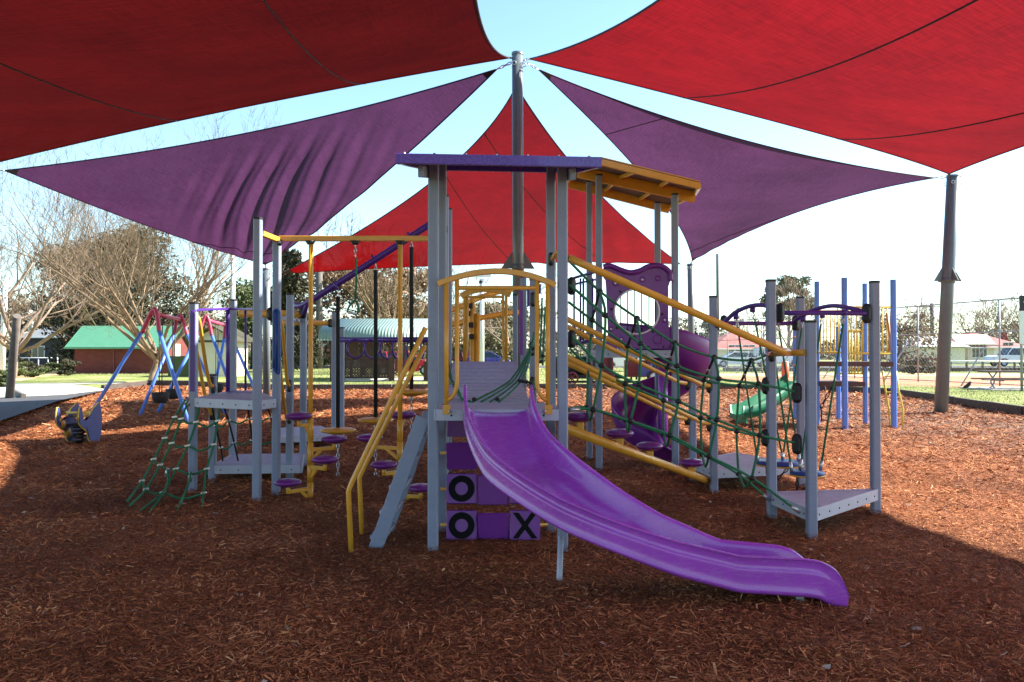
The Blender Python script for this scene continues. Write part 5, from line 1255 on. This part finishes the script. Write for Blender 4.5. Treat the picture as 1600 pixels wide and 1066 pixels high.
# ------------------------------------------------------------------ ball court fence, table, bird, rails, poles
def fence():
    p0, p1 = V((22.2, 30.5, GZ)), V((15.0, 66, GZ)); H = 3.75; t = thing('mesh_fence', ((p0 + p1) / 2)[:], 'tall galvanised wire mesh fence with a top rail along the ball court', 'fence')
    n = 7; pp = [p0.lerp(p1, i / n) for i in range(n + 1)]
    for p in pp: MB().tube([p, p + V((0, 0, H))], .035, 8).build('fence_post', 'galv', t)
    m = MB()
    for z, r in ((H, .035), (2.35, .03), (.08, .025)): m.tube([p0 + V((0, 0, z)), p1 + V((0, 0, z))], r, 6)
    m.build('fence_rail', 'galv', t)
    d = (p1 - p0).normalized(); 
    for i in (1, 2, 3, 4, 5):
        p = pp[i]; side = V((-1.5, -.3, 0)); q = p + V((0, 0, 1.75)); MB().tube(smooth_pts([q, q + side * .35 + V((0, 0, .0)), q + side * .55 - V((0, 0, .2)), p + side * 1.15 * 1.1], 4), .03, 6).build('brace', 'galv', t)
    m = MB(); L = (p1 - p0).length; s = .22; k = int((L + H) / s)
    for i in range(k):
        for sg in (0, 1):
            a = i * s - H; b0, b1 = max(0, a), min(L, i * s)
            if b1 <= b0: continue
            z0_, z1_ = (b0 - a), (b1 - a)
            if sg: q0, q1 = (L - b0, z0_), (L - b1, z1_)
            else: q0, q1 = (b0, z0_), (b1, z1_)
            m.sweep([p0 + d * q0[0] + V((0, 0, min(H, q0[1]))), p0 + d * q1[0] + V((0, 0, min(H, q1[1])))], [(.0025, 0), (-.0015, .002), (-.0015, -.002)], smooth=False, caps=False)
    m.build('wire_mesh', 'galv', t)
fence()
def table():
    Y = 32.5; x = XY(1578, Y); z = GZ; t = thing('picnic_table', (x, Y, z), 'brown picnic table on curved metal legs by the fence at the right', 'table')
    m = MB(); m.box((x, Y, .82), (2.3, .75, .06), 0, .1); m.build('tabletop', 'brownboard', t)
    for dy in (-.75, .75): MB().box((x, Y + dy, .52), (2.2, .28, .05), 0, .05).build('bench', 'brownboard', t)
    for dx in (-.7, .7):
        m = MB()
        for sg in (-1, 1): m.tube(smooth_pts([V((x + dx + sg * .02, Y + sg * .3, .78)), V((x + dx + sg * .1, Y + sg * .06, .45)), V((x + dx + sg * .12, Y + sg * .3, .2)), V((x + dx + sg * .25, Y + sg * .7, GZ))], 5), .03, 8)
        m.tube([V((x + dx, Y - .75, .48)), V((x + dx, Y + .75, .48))], .025, 6); m.build('leg', 'galv', t)
    MB().box((x + .2, Y, GZ + .02), (3.2, 2.4, .05)).build('slab', 'concrete', t)
table()
def bird():
    p = G(1511, 612, GZ); t = thing('bird', (p.x, p.y, GZ), 'black magpie like bird standing on the grass near the picnic table', 'bird')
    m = MB(); s = 1.0
    m.tube(smooth_pts([p + V((-.17, 0, .13)) * s, p + V((-.08, 0, .17)) * s, p + V((0, 0, .21)) * s, p + V((.07, 0, .27)) * s, p + V((.11, 0, .34)) * s, p + V((.15, 0, .35)) * s], 4), 1, 12, radii=[lerp(.012, .055, k / 4) * s for k in range(4)] + [.062 * s] * 4 + [lerp(.066, .07, k / 4) * s for k in range(4)] + [lerp(.07, .042, k / 4) * s for k in range(4)] + [lerp(.042, .036, k / 4) * s for k in range(4)] + [.01])
    m.build('body', 'rubber', t)
    MB().lathe(p + V((.18, 0, .35)) * s, [(.014, 0), (.0005, .06)], 6, (1, 0, -.15)).build('beak', 'galv', t)
    for dy in (-.03, .03): MB().tube([p + V((.02, dy, .16)) * s, p + V((.03, dy, 0)) * s], .007, 5).build('leg', 'rubber', t)
bird()
lr = thing('low_rail', (XY(1500, 74), 74, GZ), 'low white pipe rail between the road verge and the ball court', 'rail')
MB().tube([V((XY(1400, 74), 74, .75)), V((XY(1660, 74), 74, .75))], .09, 8).build('pipe', 'white', lr)
for x in range(1410, 1660, 25): MB().box((XY(x, 74), 74, .45), (.14, .14, .7)).build('rail_post', 'wood', lr)
lf = thing('low_fence', (XY(60, 82), 82, GZ), 'low white wire fence in front of the shaded house', 'fence')
MB().tube([V((XY(0, 82), 82, 1.0)), V((XY(90, 82), 82, 1.0))], .05, 6).build('rail', 'white', lf)
for x in range(0, 100, 15): MB().tube([V((XY(x, 82), 82, .0)), V((XY(x, 82), 82, 1.0))], .05, 6).build('fence_post', 'white', lf)
def pole(label, name, b, tp, r, mat, cat='pole', cross=None, group=None):
    t = thing(name, (b.x, b.y, b.z), label, cat, group); MB().tube([b - V((0, 0, .2)), b.lerp(tp, .5), tp], r, 12, radii=[r, r * .92, r * .85]).build('pole', mat, t)
    if cross:
        for dz, w in cross: MB().box(tp - V((0, 0, dz)), (w, .12, .12)).build('crossarm', 'wood', t)
        m = MB()
        for sx in (-.9, -.4, .4, .9): m.lathe(tp + V((sx, 0, -cross[0][0] + .06)), [(.05, 0), (.06, .08), (.0001, .14)], 8)
        build_each(m, 'insulator', 'white', t)
    return t
pole('leaning grey timber pole stump beside the path at the left', 'timber_post', G(14, 622, GZ), W(27, 494, 24.5), .13, 'wood', 'post')
m = MB(); a, b = G(20, 615, GZ), G(37, 622, GZ); m.beam([a + V((0, 0, .1)), b + V((0, 0, .06))], .14, .14); tag(m.build('log', 'wood', None, (a.x, a.y, GZ)), 'short timber log lying at the foot of the leaning pole', 'log')
pole('pale painted pole at the extreme left of the lawn', 'light_pole', G(3, 588, GZ), W(8, 444, 50), .17, 'white')
pole('slim white pole before the shaded house', 'light_pole', G(46, 563, GZ), W(48, 488, 85), .3, 'white')
pole('power pole before the white house, topped out of sight by the red sail', 'power_pole', V((XY(499, 72), 72, GZ)), W(499, 400, 72), .33, 'wood', 'pole')
pole('slim white pole above the purple barrier behind the swings', 'flag_pole', V((XY(364, 52), 52, GZ)), W(364, 398, 52), .16, 'white')
lp = pole('white lamp pole seen through the arch over the bridge', 'lamp_post', V((XY(753, 48), 48, GZ)), W(753, 436, 48), .14, 'white', 'lamp')
MB().box(W(750, 431, 48), (1.3, .3, .16)).build('lamp_head', 'white', lp); MB().ball(W(752, 441, 48) , .14, 8).build('camera_dome', 'cap', lp)
pole('thin distant power pole right of the far right mast', 'power_pole', V((XY(1122, 105), 105, GZ)), W(1121, 397, 105), .22, 'wood', 'pole')
pole('distant power pole with a crossarm left of the cream house', 'power_pole', V((XY(1457, 118), 118, GZ)), W(1456, 474, 118), .3, 'wood', 'pole', [(.5, 4.2)])
wires = thing('power_lines', (0, 105, 10), 'thin overhead power lines between the distant poles', 'power lines')
w0 = W(1121, 425, 105); w1 = W(1456, 480, 118); w2 = W(300, 470, 100); w3 = W(1620, 474, 120)
MB().tube([w2, w2.lerp(w0, .5) - V((0, 0, 1.2)), w0, w0.lerp(w1, .5) - V((0, 0, .8)), w1, w3], .02, 4).build('wire', 'cap', wires)
sg = thing('sign_board', (XY(1603, 31), 31, GZ), 'tall sign board with a black header and white panel at the right edge', 'sign')
for x in (1596, 1622): MB().tube([V((XY(x, 31), 31, GZ)), V((XY(x, 31), 31, 3.7))], .05, 8).build('sign_post', 'galv', sg)
c = W(1610, 474, 30.95); s1 = MB().box((c.x, 30.93, c.z), (.85, .04, .58)).build('header', 'cap', sg); c = W(1610, 512, 30.95); MB().box((c.x, 30.93, c.z), (.85, .04, 1.25)).build('panel', 'white', sg)
m = MB()
for i, w in enumerate((.5, .42)): m.box((W(1603, 0, 30.95).x + .04, 30.90, W(1600, 472 + i * 7, 30.95).z), (w, .01, .06))
m.build('lettering', 'white', s1)

# ------------------------------------------------------------------ vegetation
def bare_tree(base, H, spread, label, seed, mat='tbark', r0=.22, levels=5, kids=(7, 6, 5, 4, 3), fork=.2, up=.35, lean=0, group='bare winter trees', twig=.012, name='bare_tree'):
    rnd = random.Random(seed); t = thing(name, base[:], label, 'tree', group); base = V(base)
    tm = MB(); cm = MB()
    tips = []
    def branch(mb, p, d, L, r, lev, sides):
        n = 5 if lev < 2 else (4 if lev < 3 else 3); pts = [p.copy()]; rad = [r]; q = p.copy(); dd = d.copy()
        for i in range(n):
            dd = (dd + V((rnd.gauss(0, .16), rnd.gauss(0, .16), rnd.gauss(0, .10) + up * .12))).normalized(); q = q + dd * (L / n); pts.append(q.copy()); rad.append(max(twig * .5, r * (1 - .62 * (i + 1) / n)))
        mb.tube(pts, 1, sides, radii=rad); return pts, rad, dd
    tl = H * fork
    tp, tr, td = branch(tm, base - V((0, 0, .1)), V((lean, 0, 1)).normalized(), tl, r0, 0, 10)
    ends = []
    k0 = kids[0]
    for i in range(k0):
        a = 2 * math.pi * (i + rnd.random() * .6) / k0; el = rnd.uniform(.45, 1.25)
        d = V((math.cos(a) * math.cos(el) * spread, math.sin(a) * math.cos(el) * spread, math.sin(el))).normalized()
        ends.append((tp[-1] - V((0, 0, rnd.random() * tl * .25)), d, (H - tl) * rnd.uniform(.5, .68), r0 * .5))
    for lev in range(1, levels):
        nxt = []
        for p, d, L, r in ends:
            pts, rad, dd = branch(cm, p, d, L, r, lev, 6 if lev == 1 else (4 if lev == 2 else 3))
            if lev < levels - 1:
                for k in range(kids[lev]):
                    u = rnd.uniform(.3, 1.0) if k else 1.0; i = min(len(pts) - 1, int(u * (len(pts) - 1))); i2 = min(len(pts) - 1, i + 1)
                    ax = V((rnd.gauss(0, 1), rnd.gauss(0, 1), rnd.gauss(0, 1) + .3)).normalized(); nd = (dd * .75 + ax * .75 + V((0, 0, up * .5))).normalized()
                    nxt.append((pts[i].lerp(pts[i2], rnd.random()), nd, L * rnd.uniform(.42, .68), max(twig, rad[i] * .55)))
        ends = nxt
    tm.build('trunk', mat, t); cm.build('crown', mat, t); return t
def leafy(base, H, wx, label, seed, mat='leafdk', n=9000, leaf=.22, trunk=.25, shape='round', lobes=22, zlow=.15, cat='tree', group='evergreen trees', name='evergreen_tree', wy=None, r0=None):
    rnd = np.random.default_rng(seed); t = thing(name, base[:], label, cat, group); base = V(base); wy = wy or wx
    if trunk: 
        tk = MB(); tk.tube([base - V((0, 0, .1)), base + V((.1, 0, H * .45)), base + V((0, 0, H * .85))], 1, 8, radii=[trunk, trunk * .7, trunk * .15])
        for k in range(6):
            a = k * 1.1; z = H * (.25 + .08 * k); tk.tube([base + V((0, 0, z)), base + V((math.cos(a) * wx * .25, math.sin(a) * wy * .25, z + H * .1))], 1, 5, radii=[trunk * .4, trunk * .1])
        tk.build('trunk', 'trunkdk', t)
    cs = []
    for i in range(lobes):
        z = rnd.uniform(zlow, .95); a = rnd.random() * 6.28
        if shape == 'cone': R0 = (1 - z) * .5 + .04; s = .10 + .12 * (1 - z)
        elif shape == 'umbrella': z = rnd.uniform(.55, .95); R0 = .5 * math.sqrt(max(0, 1 - ((z - .6) / .42) ** 2)) ; s = .12
        else: R0 = .5 * math.sqrt(max(0.05, 1 - ((z - .5) / .52) ** 2)); s = .2
        r = R0 * math.sqrt(rnd.random()) * .95; cs.append((math.cos(a) * r * wx, math.sin(a) * r * wy, z * H, s * wx, s * H * .55))
    cs = np.array(cs); ii = rnd.integers(0, len(cs), n); g_ = rnd.normal(0, 1, (n, 3)); g_ /= np.linalg.norm(g_, axis=1)[:, None]; rr = rnd.random(n) ** .45
    p = np.stack([cs[ii, 0] + g_[:, 0] * rr * cs[ii, 3], cs[ii, 1] + g_[:, 1] * rr * cs[ii, 3], np.maximum(.03, cs[ii, 2] + g_[:, 2] * rr * cs[ii, 4])], 1)
    u = rnd.normal(0, 1, (n, 3)); u /= np.linalg.norm(u, axis=1)[:, None]; w = np.cross(u, rnd.normal(0, 1, (n, 3))); w /= np.linalg.norm(w, axis=1)[:, None]
    sz = leaf * rnd.uniform(.5, 1.2, n)[:, None]; vs = np.stack([p - u * sz, p + w * sz * .45, p + u * sz, p - w * sz * .45], 1).reshape(-1, 3)
    me = bpy.data.meshes.new('crown'); me.vertices.add(4 * n); me.vertices.foreach_set('co', vs.ravel().astype(np.float32)); me.loops.add(4 * n); me.loops.foreach_set('vertex_index', np.arange(4 * n, dtype=np.int32))
    me.polygons.add(n); me.polygons.foreach_set('loop_start', np.arange(0, 4 * n, 4, dtype=np.int32)); me.polygons.foreach_set('loop_total', np.full(n, 4, dtype=np.int32)); me.update()
    me.materials.append(M[mat]); o = bpy.data.objects.new('crown', me); C.objects.link(o); o.parent = t
    return t
def gp(px, Y): return V((XY(px, Y), Y, GZ))
bare_tree(gp(238, 40), 12.4, 1.0, 'spreading bare tree in front of the red shed, lit yellow brown', 4, r0=.20, kids=(12, 6, 5, 4, 3), levels=6, fork=.12, up=.46, twig=.007)
bare_tree(gp(168, 62), 13.6, .95, 'slimmer bare brown tree between the dark conifer and the spreading tree', 77, r0=.16, kids=(10, 6, 5, 4, 3), levels=6, fork=.14, up=.5, twig=.008)
leafy(gp(195, 66), 11.4, 11.5, 'big dark conifer behind the red shed and bare tree', 11, n=38000, leaf=.19, shape='round', lobes=90, zlow=.03)
bare_tree(gp(18, 46), 10.5, 1.2, 'tall bare tree at the left edge of the view', 21, 'tbark2', r0=.25, kids=(7, 6, 5, 5, 3), fork=.2, up=.5)
bare_tree(gp(-60, 52), 14, 1.3, 'bare tree partly beyond the left edge of the view', 22, 'tbark2', r0=.3, kids=(7, 6, 5, 5, 3), fork=.2, up=.5)
bare_tree(gp(110, 74), 14.0, 1.3, 'reddish bare tree behind the dark conifer', 23, 'tbark', r0=.3, kids=(7, 6, 5, 4, 3), fork=.15, up=.6, twig=.02)
leafy(gp(455, 62), 9.6, 4.6, 'tall slim spruce between the left tower posts', 12, n=11000, leaf=.2, shape='cone', lobes=40, zlow=.1)
leafy(gp(395, 70), 7.5, 7.5, 'olive green shrubby tree behind the swings', 13, 'leafmid', n=12000, leaf=.16, zlow=.05)
leafy(gp(60, 110), 9, 26, 'brown scrubby tree clump behind the shaded house', 14, 'scrub', n=14000, leaf=.35, lobes=40, zlow=.03)
bare_tree(gp(600, 58), 11.5, 1.3, 'large bare tree behind the lattice shelter', 31, r0=.32, kids=(8, 6, 6, 4, 3), fork=.2, up=.4, twig=.018)
leafy(gp(585, 78), 10.0, 16, 'rusty brown leaved tree behind the lattice shelter', 15, 'leafrust', n=16000, leaf=.28, lobes=30, zlow=.1)
bare_tree(gp(780, 62), 9.2, 1.5, 'bare twiggy tree seen through the arch', 32, 'tbark2', r0=.2, kids=(6, 5, 4, 4, 3), fork=.25, up=.3, twig=.014)
leafy(gp(775, 105), 7.4, 18, 'grey green bushy tree beyond the blue hatchback', 16, 'leafeuc', n=9000, leaf=.35, lobes=34, zlow=.03)
leafy(gp(1102, 120), 6.4, 6.8, 'dark round tree left of the red roofed house', 17, 'leafdk', n=7000, leaf=.3, lobes=20, zlow=.1)
leafy(gp(1232, 118), 12.6, 8.6, 'tall open crowned gum tree above the right posts', 18, 'leafeuc', n=5200, leaf=.3, shape='umbrella', lobes=26, trunk=.3)
bare_tree(gp(1240, 112), 11, 1.1, 'bare tree below the gum tree', 33, 'tbark2', r0=.25, kids=(6, 5, 5, 4, 2), up=.6, twig=.03)
leafy(gp(1405, 68), 4.9, 7.2, 'rust brown leaved tree behind the mesh fence', 19, 'leafrust', n=4200, leaf=.15, lobes=44, zlow=.05)
for i, (px, H, sd_) in enumerate(((1395, 10, 41), (1450, 9, 42), (1525, 10.5, 43), (1590, 12.5, 44), (1655, 12, 45), (1340, 9, 46), (1180, 9.5, 47), (700, 10, 48), (500, 10, 49), (330, 12, 50))):
    bare_tree(gp(px, 125), H, 1.5, ['distant bare tree behind the rust brown tree', 'distant bare tree beside the crossarm pole', 'distant bare tree above the cream house roof', 'distant wide bare tree right of the chimney', 'distant bare tree beyond the right edge', 'distant bare tree behind the yellow barred deck', 'distant bare tree behind the right hand red roof', 'distant bare tree left of the arch', 'distant bare tree behind the white house', 'distant bare tree behind the swings'][i], sd_, 'tbark2', r0=.3, kids=(7, 5, 5, 4, 2), fork=.18, up=.4, twig=.035)
# far woods as one mass, hedges, shrubs
def woods():
    rnd = np.random.default_rng(9); n = 60000; x = rnd.uniform(-190, 190, n); hh = 4.2 + 2.6 * np.sin(x * .07) + 1.8 * np.sin(x * .19 + 1) + 1.2 * np.sin(x * .61)
    z = rnd.random(n) ** .8 * hh; y = 165 + rnd.normal(0, 5, n); p = np.stack([x, y, z], 1); u = rnd.normal(0, 1, (n, 3)); w = rnd.normal(0, 1, (n, 3)); s = .45
    u /= np.linalg.norm(u, axis=1)[:, None]; w /= np.linalg.norm(w, axis=1)[:, None]
    vs = np.stack([p - u * s, p + w * s * .5, p + u * s, p - w * s * .5], 1).reshape(-1, 3)
    me = bpy.data.meshes.new('far_woods'); me.from_pydata(vs.tolist(), [], np.arange(4 * n).reshape(-1, 4).tolist()); me.materials.append(M['scrub']); o = bpy.data.objects.new('far_woods', me); C.objects.link(o)
    tag(o, 'grey brown line of distant woods along the horizon', 'woods', kind='stuff')
woods()
def hedge(label, x0, x1, Y, h, seed): leafy(V(((x0 + x1) / 2, Y, GZ)), h, x1 - x0, label, seed, 'leafmid', 9000, .16, 0, lobes=60, zlow=.1, cat='hedge', group='hedges and shrubs', name='hedge', wy=1.6)
hedge('clipped green hedge in front of the white house', XY(375, 86), XY(530, 86), 86, 1.8, 61)
hedge('green hedge behind the lattice shelter', XY(560, 88), XY(680, 88), 88, 1.9, 62)
for i, (px, py, w, h, mt, lb) in enumerate(((42, 590, 1.9, .9, 'leafmid', 'yellow green strappy shrub in the sandy bed, left one'), (55, 588, 1.7, .8, 'leafdk', 'dark low shrub in the sandy bed beside the strappy shrub'), (80, 582, 1.6, .7, 'leafmid', 'pale green small shrub behind the sandy bed'), (103, 587, 1.5, 1.0, 'leafdk', 'dark round shrub in the sandy bed near the shed corner'), (31, 574, 2.4, 1.9, 'leafdk', 'dark upright shrub behind the leaning pole'), (66, 563, 5.5, 2.2, 'scrub', 'reddish bare shrub before the shaded house'), (0, 605, 1.2, .7, 'leafmid', 'green tuft beside the path at the left edge'), (1435, 585, 2.2, 1.0, 'leafdk', 'dark clipped bush beyond the mesh fence'))):
    p = G(px, py, GZ); leafy(p, h, w, lb, 70 + i, mt, 2600, .07 if w < 2 else .12, 0, lobes=16, zlow=.1, cat='shrub', group='garden shrubs', name='shrub')
m = MB(); p = gp(1442, 88); m.box((p.x, p.y, .55), (3.2, 1.5, .9), 0, .1); tag(m.build('planter', 'brick', None, (p.x, p.y, GZ)), 'reddish brown skip sized box by the pale garage', 'box')
p = G(1227, 590, GZ); m = MB(); m.lathe((p.x, p.y, GZ), [(.2, 0), (.22, .1), (.2, .9), (.0001, .95)], 14); tag(m.build('drum', 'orange', None, (p.x, p.y, GZ)), 'small orange marker drum on the grass beyond the green slide', 'marker')
p = gp(302, 50); m = MB(); m.box((p.x - .6, p.y, .75), (1.6, .8, 1.2), 0, .05); tag(m.build('utility_box', 'leafmid', None, (p.x, p.y, GZ)), 'green service box beside the shed gable', 'box')
